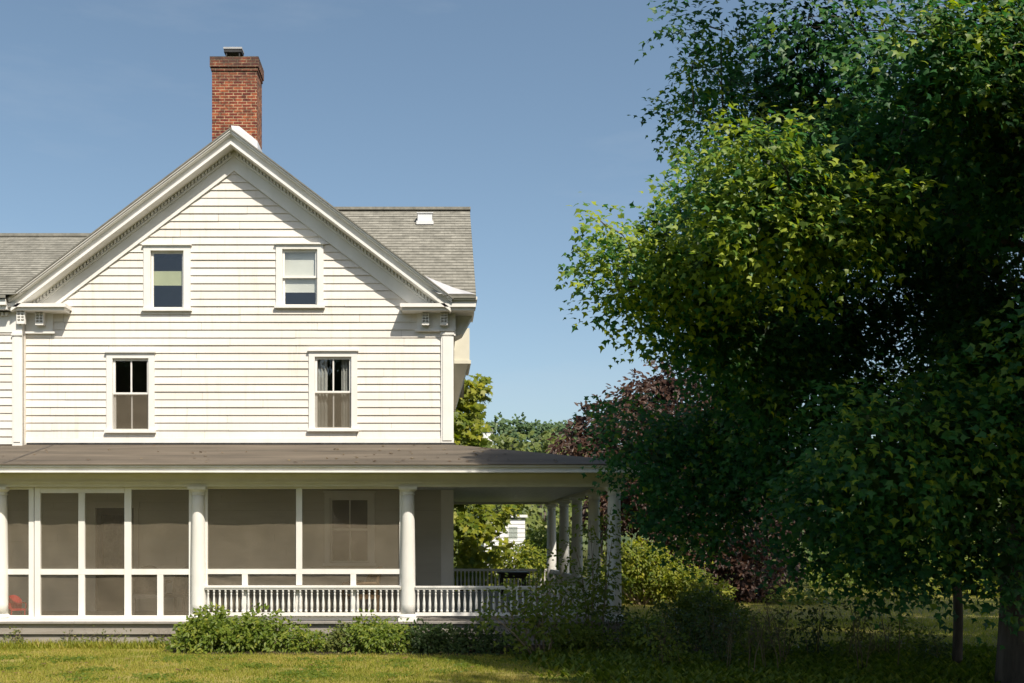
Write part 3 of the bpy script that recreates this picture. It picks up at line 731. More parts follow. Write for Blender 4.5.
# screens: frames (porch_trim) with mesh sheets
YS = P + .03
def bar(mb, px0, px1, py0, py1, dy=0, th=.06): mb.box(gx(px0, P), gx(px1, P), YS - .02 + dy, YS - .02 + th + dy, gz(py1, P), gz(py0, P))
def screen_bay(bars, sheets, name='screen_panel'):
    b = MB()
    for i, q in enumerate(bars): bar(b, *q[:4], dy=q[4] if len(q) > 4 else 0)
    o = HB(b, name, M['porch_trim'])
    for q in sheets:
        b = MB(); x0, x1, z0, z1 = gx(q[0], P), gx(q[1], P), gz(q[3], P), gz(q[2], P)
        nx, nz = 6, 6
        bul = random.uniform(.012, .03); ph = random.uniform(0, 6)
        f = lambda i, j: (x0 + (x1 - x0) * i / nx, YS + .014 + bul * math.sin(math.pi * i / nx) * math.sin(math.pi * j / nz) * math.sin(ph + i * .7 + j * .5), z0 + (z1 - z0) * j / nz)
        for i in range(nx):
            for j in range(nz): b.poly([f(i, j), f(i + 1, j), f(i + 1, j + 1), f(i, j + 1)])
        HB(b, 'screen_mesh', M['screen'], o, smooth=True)
    return o
# narrow bay beside the left column
screen_bay([(6, 28.4, 487.3, 489.5), (6, 28.4, 569, 574.5), (6, 33.5, 615.5, 618.6), (28.5, 33.5, 487.3, 615.4)], [(6, 28.5, 489.5, 569), (6, 28.5, 574.5, 615.5)])
# screen door pair
prop(screen_bay([(34.6, 40.3, 487.3, 618.6, -.012), (40.4, 124, 487.3, 493, -.01), (40.4, 124, 569, 574.6, -.01), (40.4, 124, 615.6, 618.6, -.01), (78.3, 84.6, 493.1, 568.9, -.008), (78.3, 84.6, 574.7, 615.5, -.008)],
           [(40.3, 78.3, 493, 569), (84.6, 124, 493, 569), (40.3, 78.3, 574.6, 615.6), (84.6, 124, 574.6, 615.6)], 'screen_door'), 'double screen door with four mesh lights')
screen_bay([(124.2, 131, 487.3, 618.6), (131.1, 188.6, 487.3, 489.5), (131.1, 188.6, 569, 574.6), (131.1, 188.6, 615.6, 618.6), (157, 163, 574.7, 615.5), (188.7, 193.5, 487.3, 618.6)],
           [(131, 188.7, 489.5, 569), (131, 157, 574.6, 615.6), (163, 188.7, 574.6, 615.6)])
screen_bay([(204, 403, 487.3, 488.8), (204, 403, 569, 574), (204, 403, 585.5, 589), (204, 403, 616.5, 620.5), (296, 302, 488.9, 568.9), (296, 302, 574.1, 616.4), (241.8, 247.6, 574.1, 616.4, .002), (350.4, 356, 574.1, 616.4, .002), (204, 207.5, 488.9, 616.4, .001), (399.5, 403, 488.9, 616.4, .001)],
           [(206, 296, 488.8, 569), (302, 400, 488.8, 569), (206, 241.8, 574, 585.5), (247.6, 296, 574, 585.5), (302, 350.4, 574, 585.5), (356, 400, 574, 585.5), (206, 296, 589, 616.5), (302, 400, 589, 616.5)])
screen_bay([(-192, -7, 487.3, 488.8), (-192, -7, 569, 574), (-192, -7, 615.6, 618.6), (-103, -97, 488.9, 568.9), (-103, -97, 574.1, 615.5)],
           [(-192, -103, 488.8, 569), (-97, -7, 488.8, 569), (-192, -103, 574, 615.6), (-97, -7, 574, 615.6)])
# screen partition back to the wall
b = MB(); xs_ = gx(408, P)
for (za, zb) in ((ZB0 - .05, ZB0 - .0), (1.27, 1.36), (DECK + .002, DECK + .09)): b.box(xs_ - .03, xs_ + .03, P + .15, W - .05, za, zb)
for yy in (P + .16, 19.5, W - .12): b.box(xs_ - .028, xs_ + .028, yy, yy + .06, DECK + .091, ZB0 - .051)
pt = HB(b, 'screen_panel', M['porch_trim'])
b = MB(); b.poly([(xs_, P + .2, DECK + .09), (xs_, W - .1, DECK + .09), (xs_, W - .1, ZB0 - .05), (xs_, P + .2, ZB0 - .05)]); HB(b, 'screen_mesh', M['screen'], pt)

# railings
zr1, zr0 = gz(586, P - .05), gz(612.5, P - .05)
BAL = None
def baluster_mb(x, y):
    h = zr1 - .045 - zr0; z = zr0
    prof = [(0, .024), (.10, .024), (.12, .016), (.16, .023), (.36, .027), (.62, .017), (.74, .013), (.77, .021), (.80, .013), (.84, .013), (.86, .023), (1, .023)]
    return MB().lathe(x, y, [(z + h * t, r) for t, r in prof], 10)
def railing(p0, p1, sp, individual=True, flip=False):
    global BAL
    x0, y0 = p0; x1, y1 = p1; along_x = abs(x1 - x0) > abs(y1 - y0)
    b = MB()
    if along_x:
        b.box(x0, x1, y0 - .045, y0 + .045, zr1 - .03, zr1); b.box(x0, x1, y0 - .03, y0 + .03, zr1 - .062, zr1 - .031); b.box(x0, x1, y0 - .03, y0 + .03, zr0 - .06, zr0)
    else:
        b.box(x0 - .045, x0 + .045, y0, y1, zr1 - .03, zr1); b.box(x0 - .03, x0 + .03, y0, y1, zr1 - .062, zr1 - .031); b.box(x0 - .03, x0 + .03, y0, y1, zr0 - .06, zr0)
    r = HB(b, 'railing', M['porch_trim'], origin=(x0, y0, zr0))
    L = math.hypot(x1 - x0, y1 - y0); n = round(L / sp); pts = [(x0 + (x1 - x0) * (i + .5) / n, y0 + (y1 - y0) * (i + .5) / n) for i in range(n)]
    if individual:
        for (x, y) in pts:
            if BAL is None: BAL = HB(baluster_mb(x, y), 'baluster', M['porch_trim'], r, origin=(x, y, zr0), smooth=True)
            else:
                c = BAL.copy(); COL.objects.link(c); c.parent = r; c.location = (x - x0, y - y0, 0); ORG[c] = (x, y, zr0)
    return pts
YR = P - .05
railing((gx(206, P), YR), (gx(401, P), YR), .1065); railing((gx(415.3, P), YR), (gx(607, P), YR), .106)
railing((HX1 + .1, YB), (PXR - .14, YB), .106)
rest = []
ye = [P] + SIDEY
for a, c in zip(ye[:-1], ye[1:]): rest += railing((PXR, a + .14), (PXR, c - .14), .106, False)
b = MB()
for (x, y) in rest:
    q = baluster_mb(x, y); n = len(b.v); b.v += q.v; b.f += [tuple(i + n for i in f) for f in q.f]; b.uv += q.uv; b.mi += q.mi
prop(HB(b, 'side_balusters', M['porch_trim'], smooth=True), kind='stuff')
# foundation posts
b = MB()
for yy in [P] + SIDEY: b.box(PXR - .1, PXR + .095, yy - .05, yy + .12, 0, DECK - .04)
HB(b, 'porch_pier', M['skirt'])

# ================================================================== porch furniture
def armchair(name, x, y, rz, mat, label, cat='chair', s=1.0, group=None):
    e = empty(name, (x, y, DECK), label, cat, group)
    def T(mb):
        c, sn = math.cos(rz), math.sin(rz)
        mb.v = [(x + s * (px * c - py * sn), y + s * (px * sn + py * c), DECK + s * pz) for (px, py, pz) in mb.v]; return mb
    b = MB(); b.box(-.29, .29, -.30, .26, .36, .43); T(b).build('seat', mat, e)
    b = MB()
    n = 10
    for i in range(n):
        a0, a1 = -1.1 + 2.2 * i / n, -1.1 + 2.2 * (i + 1) / n
        def q(a, r, z): return (r * math.sin(a) * 1.0, .02 + r * math.cos(a) * .85 + (z - .4) * .18, z)
        h0, h1 = .98 - .22 * (a0 / 1.1) ** 2, .98 - .22 * (a1 / 1.1) ** 2
        b.hexa([q(a0, .30, .432), q(a1, .30, .432), q(a1, .335, .432), q(a0, .335, .432), q(a0, .30, h0), q(a1, .30, h1), q(a1, .335, h1), q(a0, .335, h0)])
    T(b).build('backrest', mat, e)
    for sx in (-1, 1):
        b = MB(); b.tube([(sx * .31, -.28, .44), (sx * .32, -.27, .64), (sx * .33, -.1, .66), (sx * .33, .16, .66)], [.028, .03, .034, .03], 8); T(b).build('arm', mat, e)
        for yy in (-.27, .22):
            b = MB(); b.tube([(sx * .27, yy, .0), (sx * .265, yy, .358)], [.022, .028], 8); T(b).build('leg', mat, e)
    return e
armchair('porch_chair', gx(147, 19.5), 19.6, R(15), M['dark_wicker'], 'grey wicker armchair behind the porch screen, next to the screen door', group='wicker chairs on the porch')
armchair('porch_chair', gx(177, 19.5), 19.75, R(-20), M['dark_wicker'], 'grey wicker armchair behind the porch screen, against the second white column', group='wicker chairs on the porch')
armchair('porch_chair', gx(362, 19.3), 19.3, R(-65), M['wicker'], 'brown wicker armchair on the porch below the screened window', group='wicker chairs on the porch')
armchair('garden_chair', gx(16, 18.8), 18.8, R(40), M['red'], 'small red chair on the porch beside the leftmost column', s=.46)
e = empty('porch_table', (2.15, 27.0, DECK), 'dark wooden table on the side porch by the rear railing', 'table')
b = MB(); b.box(1.72, 2.55, 26.6, 27.4, DECK + .56, DECK + .61); b.build('table_top', M['dark_wood'], e)
b = MB(); b.box(1.79, 2.48, 26.66, 27.34, DECK + .44, DECK + .559); b.build('apron', M['dark_wood'], e)
for sx in (1.8, 2.41):
    for sy in (26.68, 27.26): b = MB(); b.box(sx, sx + .06, sy, sy + .06, DECK, DECK + .439); b.build('leg', M['dark_wood'], e)

# ================================================================== TREES
def tree(name, base, trunk_pts, trunk_rad, clusters, mat, label, cat='tree', group=None, dens=30, per=13, L=.5, leaf=.13, shape=MAPLE, bark='bark', branch_from=.35, brad=.05, shell=.5, flat=.75, inner=None, droop=.25):
    e = empty(name, base, label, cat, group)
    b = MB(); b.tube(trunk_pts, trunk_rad, 12)
    tp = [Vector(p) for p in trunk_pts]
    base_v = tp[0]
    zlow = tp[0].z + .16 * (tp[-1].z - tp[0].z)
    nodes = [(p, trunk_rad[i] * .6, 0) for i, p in enumerate(tp) if p.z > zlow]
    order = sorted(range(len(clusters)), key=lambda i: min((Vector(clusters[i][0]) - p).length for p in tp))
    for i in order:
        c, r = clusters[i][:2]; c = Vector(c)
        best, br, gen = min(nodes, key=lambda q: (q[0] - c).length + max(0, q[0].z - c.z + .3) * 1.2 + q[2] * .25)
        pts = bend(best, c, .2, 5)
        r0 = min(br * .75, brad * (.35 + .12 * (c - best).length)); r0 = max(r0, brad * .12)
        b.tube(pts, [r0 * (1 - .62 * t / 5) for t in range(6)], 6)
        for t in (2, 4, 5): nodes.append((pts[t], r0 * (1 - .62 * t / 5), gen + 1))
        rr = r if not hasattr(r, '__len__') else r[0]
        for _ in range(2):
            d = Vector((random.gauss(0, 1), random.gauss(0, 1), random.gauss(0.1, .6))).normalized() * rr * .8
            st = pts[random.choice((3, 4, 5))]
            b.tube(bend(st, c + d, .15, 3), [r0 * .3, r0 * .22, r0 * .15, r0 * .08], 5)
    b.build('trunk', M[bark], e, smooth=True)
    leaves('crown', mat, *sprays(clusters, dens, per, L, leaf, shell, flat, droop), shape, e, base)
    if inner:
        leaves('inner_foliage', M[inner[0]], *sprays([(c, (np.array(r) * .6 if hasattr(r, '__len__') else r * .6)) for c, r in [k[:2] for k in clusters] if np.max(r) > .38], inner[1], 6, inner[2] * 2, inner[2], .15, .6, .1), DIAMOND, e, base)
    return e

def blob(n, c, Rr, rmin, rmax, test=None, inner=.45):
    out = []; tries = 0
    while len(out) < n and tries < n * 60:
        tries += 1
        u = unit(RNG.normal(size=(1, 3)))[0]; k = inner + (1 - inner) * RNG.random() ** .6
        p = np.array(c) + u * np.array(Rr) * k
        r = rmin + (rmax - rmin) * RNG.random()
        if test is None or test(p, r): out.append((tuple(p), r))
    return out

# big maple in front of the porch corner
YSIL = np.array([-400, 0, 40, 60, 90, 112, 140, 180, 200, 330, 345, 358, 366, 380, 400, 470, 500, 560, 700])
XSIL = np.array([698, 686, 672, 674, 674, 676, 706, 702, 674, 668, 670, 700, 730, 690, 660, 655, 650, 690, 720])
TOSUN = np.array([.55, -1.0, 1.4]); TOSUN /= np.linalg.norm(TOSUN)
SUNLIT = [at(*q) for q in [(583, 215, 13.2), (615, 235, 13.0), (600, 270, 13.2), (640, 240, 13.0), (650, 290, 13.3), (690, 240, 12.8), (690, 285, 13.3), (665, 215, 13.2), (760, 135, 11.5), (750, 165, 11.5), (780, 180, 11.3), (800, 205, 11.3), (740, 200, 11.8), (720, 235, 12.4),
                             (770, 230, 11.5), (1000, 55, 10.5), (960, 85, 10.5), (860, 30, 11.5), (820, 240, 11.4), (870, 200, 11), (950, 195, 10.8)]]
SPOTS = [at(540, 590, 16.6), at(505, 600, 16.7), at(570, 585, 16.9), at(564, 555, 25.4), at(552, 560, 28.1), at(900, 633, 20.7), at(790, 628, 21.8), at(925, 655, 16.9), at(865, 629, 21.6), at(632, 560, 29.2), at(660, 580, 29.2), at(640, 540, 29.2), at(690, 575, 29), at(700, 560, 29), at(760, 640, 19.3)]
def shades_lit(p, r, k=1.0):
    for q in SUNLIT:
        d = np.array(p) - np.array(q); t = d @ TOSUN
        if t > .9 and np.linalg.norm(d - t * TOSUN) < r * k + .25: return True
    for q in SPOTS:
        d = np.array(p) - np.array(q); t = d @ TOSUN
        if t > 0 and np.linalg.norm(d - t * TOSUN) < r * 1.0 * k + .3: return True
    return False
def shades_house(p, r):
    r = r + .4
    d = 20.8 - p[1]
    if p[0] - .55 * d - r < .65 and p[2] - 1.4 * d + r > 3.6: return True
    d = 18.4 - p[1]
    if p[0] - .55 * d - r < -.6 and p[2] - 1.4 * d + r > .6: return True
    t = p[2] / 1.4
    return p[0] - .55 * t - r < -1.6 + .12 * (p[1] + t - 16)
def sil(p, r):
    if p[1] < 9: 
        if p[0] < .62 * p[1] + 1.2: return False
    px, py = proj(*p); rp = (r * 1.05 + .55) * F / p[1]
    if px - rp < np.interp(py, YSIL, XSIL): return False
    low = 490 if px < 810 else 592
    if py + rp > low: return False
    for (hx, hy, hr) in ((868, 32, 22), (880, 285, 18), (905, 345, 14), (930, 362, 14)):
        if math.hypot(px - hx, py - hy) < hr + rp * .45: return False
    return not shades_lit(p, r) and not shades_house(p, r)
TB = (7.8, 13.0, 0)
mc = blob(190, (8.9, 12.8, 9.6), (7.2, 6.2, 8.6), .75, 1.4, sil)
def pc(px, py, Y, rpx): return (at(px, py, Y), (rpx * Y / F, rpx * Y / F, rpx * Y / F * .7))
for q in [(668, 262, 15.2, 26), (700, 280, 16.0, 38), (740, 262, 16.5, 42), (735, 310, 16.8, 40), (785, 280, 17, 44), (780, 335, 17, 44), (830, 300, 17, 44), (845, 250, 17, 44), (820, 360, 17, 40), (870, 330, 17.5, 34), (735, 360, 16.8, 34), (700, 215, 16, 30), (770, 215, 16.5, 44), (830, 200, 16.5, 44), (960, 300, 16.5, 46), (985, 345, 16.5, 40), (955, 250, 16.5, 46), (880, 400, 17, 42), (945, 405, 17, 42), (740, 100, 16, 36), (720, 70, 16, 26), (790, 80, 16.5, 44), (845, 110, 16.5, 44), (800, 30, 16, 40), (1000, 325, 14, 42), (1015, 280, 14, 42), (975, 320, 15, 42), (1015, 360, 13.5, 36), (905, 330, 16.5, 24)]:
    mc.append(pc(*q) + (1.0, -.1))  # backing clusters tinted darker, shade put into the leaf colour
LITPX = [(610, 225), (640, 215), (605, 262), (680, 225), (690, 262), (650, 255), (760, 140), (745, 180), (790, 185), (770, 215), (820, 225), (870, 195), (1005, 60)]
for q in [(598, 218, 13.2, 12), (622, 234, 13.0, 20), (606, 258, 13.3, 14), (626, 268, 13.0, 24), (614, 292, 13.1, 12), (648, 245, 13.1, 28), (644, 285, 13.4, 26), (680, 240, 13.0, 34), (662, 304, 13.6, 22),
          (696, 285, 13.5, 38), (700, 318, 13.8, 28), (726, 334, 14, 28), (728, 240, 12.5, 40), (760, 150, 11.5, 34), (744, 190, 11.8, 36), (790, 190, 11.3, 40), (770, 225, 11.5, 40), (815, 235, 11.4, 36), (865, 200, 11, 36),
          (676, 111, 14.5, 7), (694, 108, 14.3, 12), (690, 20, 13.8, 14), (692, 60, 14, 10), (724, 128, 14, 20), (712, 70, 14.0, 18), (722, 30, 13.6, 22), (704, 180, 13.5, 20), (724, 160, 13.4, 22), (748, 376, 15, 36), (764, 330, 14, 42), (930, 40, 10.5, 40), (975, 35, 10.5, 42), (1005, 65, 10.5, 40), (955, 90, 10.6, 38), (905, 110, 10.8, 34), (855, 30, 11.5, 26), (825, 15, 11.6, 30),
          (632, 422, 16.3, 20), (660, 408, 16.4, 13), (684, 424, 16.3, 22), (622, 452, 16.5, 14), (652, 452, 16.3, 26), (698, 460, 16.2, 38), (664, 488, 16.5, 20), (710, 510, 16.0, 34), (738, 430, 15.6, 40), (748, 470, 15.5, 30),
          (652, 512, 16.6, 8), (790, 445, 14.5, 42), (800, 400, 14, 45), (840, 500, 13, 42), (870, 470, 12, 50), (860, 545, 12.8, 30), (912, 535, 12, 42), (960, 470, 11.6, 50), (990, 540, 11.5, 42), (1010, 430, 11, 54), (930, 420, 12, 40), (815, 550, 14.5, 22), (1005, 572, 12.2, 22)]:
    mc.append(pc(*q) + (2.1, .30 if any(math.hypot(q[0] - u, q[1] - v) < 48 for u, v in LITPX) else -.06))  # sunlight put into the leaf tint: paler near the lit points, darker elsewhere
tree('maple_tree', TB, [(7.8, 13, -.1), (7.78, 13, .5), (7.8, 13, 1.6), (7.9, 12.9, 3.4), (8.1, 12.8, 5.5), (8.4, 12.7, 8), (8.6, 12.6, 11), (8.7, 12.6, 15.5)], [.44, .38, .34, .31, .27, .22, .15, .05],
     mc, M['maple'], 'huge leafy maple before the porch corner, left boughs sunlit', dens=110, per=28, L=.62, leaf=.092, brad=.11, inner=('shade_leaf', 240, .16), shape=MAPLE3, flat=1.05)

# trees added at the right, mostly out of view, to darken maple and lawn
def sil2(p, r):
    px, py = proj(*p) if p[1] > .5 else (9999, 0)
    rp = (r + .5) * F / max(p[1], .5)
    if p[1] > .5 and py + rp > -30 and px - rp < (1035 if p[1] < 9.5 else 930): return False
    return (py < 540 or px > 1100) and not shades_lit(p, r, .8) and not shades_house(p, r)
s2 = blob(130, (10.2, 6.0, 12.2), (7.6, 6.0, 7.0), 1.0, 1.7, sil2)
tree('added_shade_tree', (13, 6.5, 0), [(13, 6.5, -.1), (13, 6.5, 1.0), (13, 6.5, 4), (13, 6.6, 8), (13, 6.6, 12), (13, 6.6, 16)], [.45, .38, .33, .28, .2, .06], s2, M['shade_leaf'],
     'dark green tree added beside the maple crown to shade it, mostly out of view', dens=34, per=12, L=.6, leaf=.16, brad=.1, inner=('shade_leaf', 14, .3), shape=MAPLE3)
s3 = blob(60, (20, 17.5, 11), (6.5, 6.5, 7.5), 1.2, 1.9, lambda p, r: p[2] > 3 and p[0] - r > .62 * p[1])  # unseen, added so its shadow falls across the far lawn
tree('added_shade_tree', (20, 17.5, 0), [(20, 17.5, -.1), (20, 17.5, 1.0), (20, 17.5, 5), (20, 17.6, 9), (20, 17.6, 16)], [.45, .38, .33, .26, .06], s3, M['shade_leaf'],
     'unseen tall tree added beyond the right edge to shade the far lawn', dens=24, per=10, L=.7, leaf=.24, brad=.1, inner=('shade_leaf', 10, .4), shape=MAPLE3)
# tree line across the road behind the viewer (seen only in the panes)
for i, (x, y, h) in enumerate([(-22, -24, 17), (-13, -27, 19), (-5, -25, 16), (4, -28, 20), (13, -26, 18)]):
    tree('roadside_tree', (x, y, 0), [(x, y, -.1), (x, y, 3), (x, y, h * .5), (x, y, h * .9)], [.4, .34, .25, .06], blob(26, (x, y, h * .58), (4.6, 4.0, h * .38), 1.3, 2.1), M['shade_leaf'],
         'roadside tree across from the house, mirrored in its window panes', group='roadside trees facing the house', dens=14, per=8, L=.9, leaf=.5, shape=CLUMP, brad=.1)

# purple-leaved tree behind the porch corner
cc = []
for q in [(690, 385, 34, 30), (655, 392, 34, 26), (625, 402, 33.5, 22), (600, 420, 33.5, 22), (575, 440, 33, 16), (640, 430, 33, 40), (690, 430, 33, 42), (730, 410, 34, 36), (600, 450, 32.8, 26), (650, 480, 32.5, 42), (710, 480, 32.5, 45), (750, 450, 33, 40), (620, 500, 32.8, 34), (690, 530, 32, 40), (745, 520, 31.5, 42), (765, 560, 31, 34), (735, 575, 31, 34), (760, 600, 30.8, 26), (720, 600, 31, 24), (790, 500, 32, 36), (670, 372, 34.5, 14), (640, 382, 34.5, 12)]:
    cc.append(pc(*q))
for (p, r) in list(cc): cc.append(((p[0] + .3, p[1] + 2.5, p[2] - .2), r))
tree('purple_leaf_tree', (8.2, 34.5, 0), [(8.2, 34.5, -.1), (8.2, 34.5, 1.2), (8.1, 34.5, 3), (8.0, 34.5, 5.0), (8.1, 34.5, 7)], [.3, .25, .22, .15, .05], cc, M['copper'],
     'purple leaved tree behind the right end of the porch', dens=64, per=12, L=.5, leaf=.19, shape=OVAL, brad=.06, inner=('copper', 18, .3))

# lime tree behind the house corner
lc = [pc(*q) for q in [(458, 388, 31, 16), (468, 382, 31, 13), (472, 395, 31, 8), (462, 412, 30.8, 14), (470, 430, 30.6, 15), (478, 433, 30.6, 9), (458, 446, 30.6, 18), (474, 448, 30.6, 10), (450, 475, 31, 26), (470, 512, 31, 18), (488, 518, 31, 14), (462, 535, 31, 20), (484, 545, 30.5, 16), (460, 562, 30.5, 18), (500, 510, 31.5, 10), (440, 420, 32, 30), (430, 480, 32, 34)]]
tree('yellow_green_tree', (.9, 31.6, 0), [(.9, 31.6, -.1), (.9, 31.6, 1.5), (.85, 31.5, 3.2), (.8, 31.4, 5), (.9, 31.3, 6.4)], [.17, .14, .11, .08, .03], lc, M['lime'],
     'sunlit yellow green tree peeking past the corner of the house above the porch roof', dens=110, per=12, L=.42, leaf=.2, brad=.035, shape=MAPLE)

# slender trees in the right-hand shade
for i, (px, Y, h, r, lab) in enumerate([(957, 15.2, 6.0, .075, 'slender dark trunk standing alone in the shade left of the big maple trunk'), (1075, 17.5, 6.5, .1, 'slim dark trunk beyond the right edge behind the maple')]):
    x = gx(px, Y); cl = [((x + random.uniform(-1, 1), Y + random.uniform(-.8, .8), z), random.uniform(.6, .95)) for z in (3.2, 3.6, 4.3, 4.8, 5.4, 6.0)]
    tree('young_tree', (x, Y, 0), [(x, Y, -.05), (x + .02, Y, .8), (x - .02, Y, 2), (x + .04, Y, h * .6), (x, Y, h)], [r, r * .9, r * .8, r * .5, .015], cl, M['shade_leaf'], lab, dens=26, per=11, L=.45, leaf=.14, brad=.03)

# ---------------- shrubs
def shrub(name, base, w, d, h, mat, label, dens=60, leaf=.07, L=.22, n=14, stems=7, shape=OVAL, bark='pale_bark', group=None, cat='shrub', low=.25, per=12, flat=.55):
    x, y, z = base
    e = empty(name, base, label, cat, group)
    cl = []
    for _ in range(n):
        a = random.uniform(0, 2 * math.pi); k = math.sqrt(random.random())
        cx, cy = x + w * .5 * k * math.cos(a) * .8, y + d * .5 * k * math.sin(a) * .8
        top = h * (1 - .55 * k * k) * random.uniform(.75, 1.05); r = random.uniform(.16, .27) * min(w, h * 1.6)
        cl.append(((cx, cy, max(low * h, top - r * .8)), (r, r, r * .85)))
    b = MB()
    for (c, r) in cl[:stems * 2]:
        b.tube(bend((x + random.uniform(-.15, .15) * w, y + random.uniform(-.15, .15) * d, -.02), c, .12, 4), [.016 * h + .004, .013 * h + .003, .010 * h + .003, .007 * h + .002, .003], 5)
    b.build('stems', M[bark], e, smooth=True)
    leaves('foliage', mat, *sprays(cl, dens * 4, per, L, leaf, .3, flat, .1), shape, e, base)
    return e
def shrub_px(px, Y, wpx, top_py, mat, label, d=None, **k):
    w = wpx * Y / F; h = gz(top_py, Y)
    return shrub(k.pop('name', 'shrub'), (gx(px, Y), Y, 0), w, d or w * .8, h, mat, label, **k)
GP = 'foundation shrubs along the porch'
shrub_px(215, 17.55, 62, 606, M['shrub'], 'bushy green shrub by the second white column, leftmost of the porch planting', d=.85, n=16, leaf=.085, dens=110, group=GP)
shrub_px(258, 17.5, 58, 610, M['shrub'], 'sunlit green shrub below the left half of the baluster railing', d=.85, n=15, leaf=.085, dens=110, group=GP)
shrub_px(302, 17.55, 50, 622, M['shrub'], 'low bright green plant between the sunlit shrub and the shaded shrubs', d=.7, n=12, dens=110, group=GP)
shrub_px(340, 17.5, 42, 624, M['weed'], 'low yellowish leafy plant below the right half of the screened bay railing', d=.6, n=12, dens=110, group=GP)
shrub_px(378, 17.45, 64, 614, M['shrub'], 'rounded green shrub left of the third column base, half in shade', d=.9, n=16, dens=110, group=GP)
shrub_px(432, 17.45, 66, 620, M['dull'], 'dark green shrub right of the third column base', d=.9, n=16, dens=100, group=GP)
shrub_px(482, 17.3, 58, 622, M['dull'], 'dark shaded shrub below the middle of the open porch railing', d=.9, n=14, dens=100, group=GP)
shrub_px(585, 17.2, 66, 622, M['shrub'], 'dark low shrub left of the corner column foot', d=.9, n=15, dens=100, group=GP)
shrub_px(645, 17.0, 72, 612, M['shrub'], 'dark leafy shrub just right of the corner column', d=1.2, n=18, dens=90, group=GP)
shrub_px(700, 19.2, 92, 584, M['shrub'], 'broad dark shrub in front of the purple tree', d=1.4, n=18, dens=80, group=GP)

def sapling(name, px, Y, stems, mat, label, leaf=.085, L=.3, dens=34, cat='sapling', bark='pale_bark', r=.016):
    base = (gx(px, Y), Y, 0); e = empty(name, base, label, cat)
    b = MB(); cl = []
    for (x1, y1, foot) in stems:
        p0 = (gx(foot, Y) , Y + random.uniform(-.1, .1), -.02); p1 = at(x1, y1, Y + random.uniform(-.25, .25))
        pts = bend(p0, p1, .1, 6)
        b.tube(pts, [r * (1 - .12 * i) for i in range(7)], 6)
        for t in (3, 4, 5, 6):
            c = pts[t] + Vector((random.uniform(-.16, .16), random.uniform(-.15, .15), random.uniform(-.05, .1)))
            b.tube([pts[max(0, t - 1)], c], [r * .4, r * .2], 5)
            cl.append((tuple(c), (random.uniform(.14, .27),) * 3))
    b.build('stems', M[bark], e, smooth=True)
    leaves('foliage', mat, *sprays(cl, dens * 6, 9, L, leaf, .2, .6, .15), OVAL, e, base)
    return e
sapling('lilac_bush', 545, 16.6, [(520, 590, 536), (535, 575, 540), (550, 582, 545), (505, 600, 534), (565, 598, 548), (528, 610, 538), (556, 612, 547), (490, 615, 534)], M['shrub'], 'loose leafy sapling with pale bare stems standing in front of the open porch railing', dens=19, r=.02)
sapling('climbing_shrub', 592, 17.5, [(575, 545, 585), (590, 520, 590), (600, 560, 592), (582, 580, 588), (600, 590, 594), (572, 595, 586), (612, 540, 598), (606, 505, 600), (560, 560, 584)], M['shrub'], 'tall leafy shrub climbing beside the corner column of the porch', dens=16, r=.014)

# taller sunlit bushes beyond the porch
shrub_px(640, 29.5, 78, 528, M['lime'], 'sunlit yellow green bush behind the corner column', n=20, dens=26, leaf=.12, L=.36, cat='bush', name='bush')
shrub_px(694, 29, 56, 560, M['lime'], 'smaller yellow green bush in front of the purple tree', n=16, dens=30, leaf=.11, L=.34, cat='bush', name='bush')
shrub_px(520, 33, 60, 535, M['lime'], 'sunlit bush seen through the open side porch, in front of the white shed', n=14, dens=26, leaf=.13, L=.36, cat='bush', name='bush')
shrub_px(478, 34, 60, 548, M['shrub'], 'green bush seen through the open porch beside the house corner', n=14, dens=26, leaf=.13, L=.36, cat='bush', name='bush')
shrub_px(555, 36, 60, 520, M['shrub'], 'darker green bush behind the rear porch columns', n=14, dens=26, leaf=.13, L=.36, cat='bush', name='bush')
for (px, Y, w, top, m, lab) in [(800, 30, 90, 590, 'shrub', 'low green bush on the far lawn left of the sunlit grass patch'), (905, 33, 110, 575, 'lime', 'yellow green bush at the far edge of the shaded lawn'), (1000, 34, 100, 552, 'lime', 'tall yellow green bush on the far lawn at the right edge'), (850, 40, 130, 545, 'shrub', 'rounded green bush behind the far lawn'), (950, 44, 140, 530, 'shrub', 'tall green bush closing the view behind the slender trunk')]:
    shrub_px(px, Y, w, top, M[m], lab, n=16, dens=12, leaf=.17, L=.5, cat='bush', name='bush')

# dry stalks and tall weeds in the right foreground
def stem_line(b, x, Y, h, lean, r=.009, twigs=5):
    pts = [(x, Y, -.02), (x + lean * .15 + random.uniform(-.02, .02), Y, h * .3), (x + lean * .5 + random.uniform(-.03, .03), Y + .02, h * .65), (x + lean, Y + .03, h)]
    b.tube(pts, [r, r * .85, r * .6, r * .3], 5)
    for k in range(twigs):
        t = random.uniform(.3, .95); z = h * t; xx = x + lean * t * t
        b.tube([(xx, Y, z), (xx + random.uniform(-.09, .09), Y + random.uniform(-.08, .08), z + random.uniform(.04, .12)), (xx + random.uniform(-.2, .2), Y + random.uniform(-.12, .12), z + random.uniform(.12, .32))], [r * .45, r * .3, r * .15], 4)
    return pts
for i in range(14):
    px = random.choice([random.uniform(690, 800), random.uniform(840, 910)]); Y = random.uniform(14.0, 16.6)
    x = gx(px, Y); h = random.uniform(.6, 1.5); b = MB()
    stem_line(b, x, Y, h, random.uniform(-.3, .3), .008, 8)
    if random.random() < .6: stem_line(b, x + .03, Y, h * .75, random.uniform(-.35, .35), .006, 5)
    prop(b.build('dry_stalk', M['dry_stalk'], None, origin=(x, Y, 0)), 'thin bare dry stalk standing in the shaded foreground right of the porch', 'stalk', 'dry stalks in the shaded foreground')
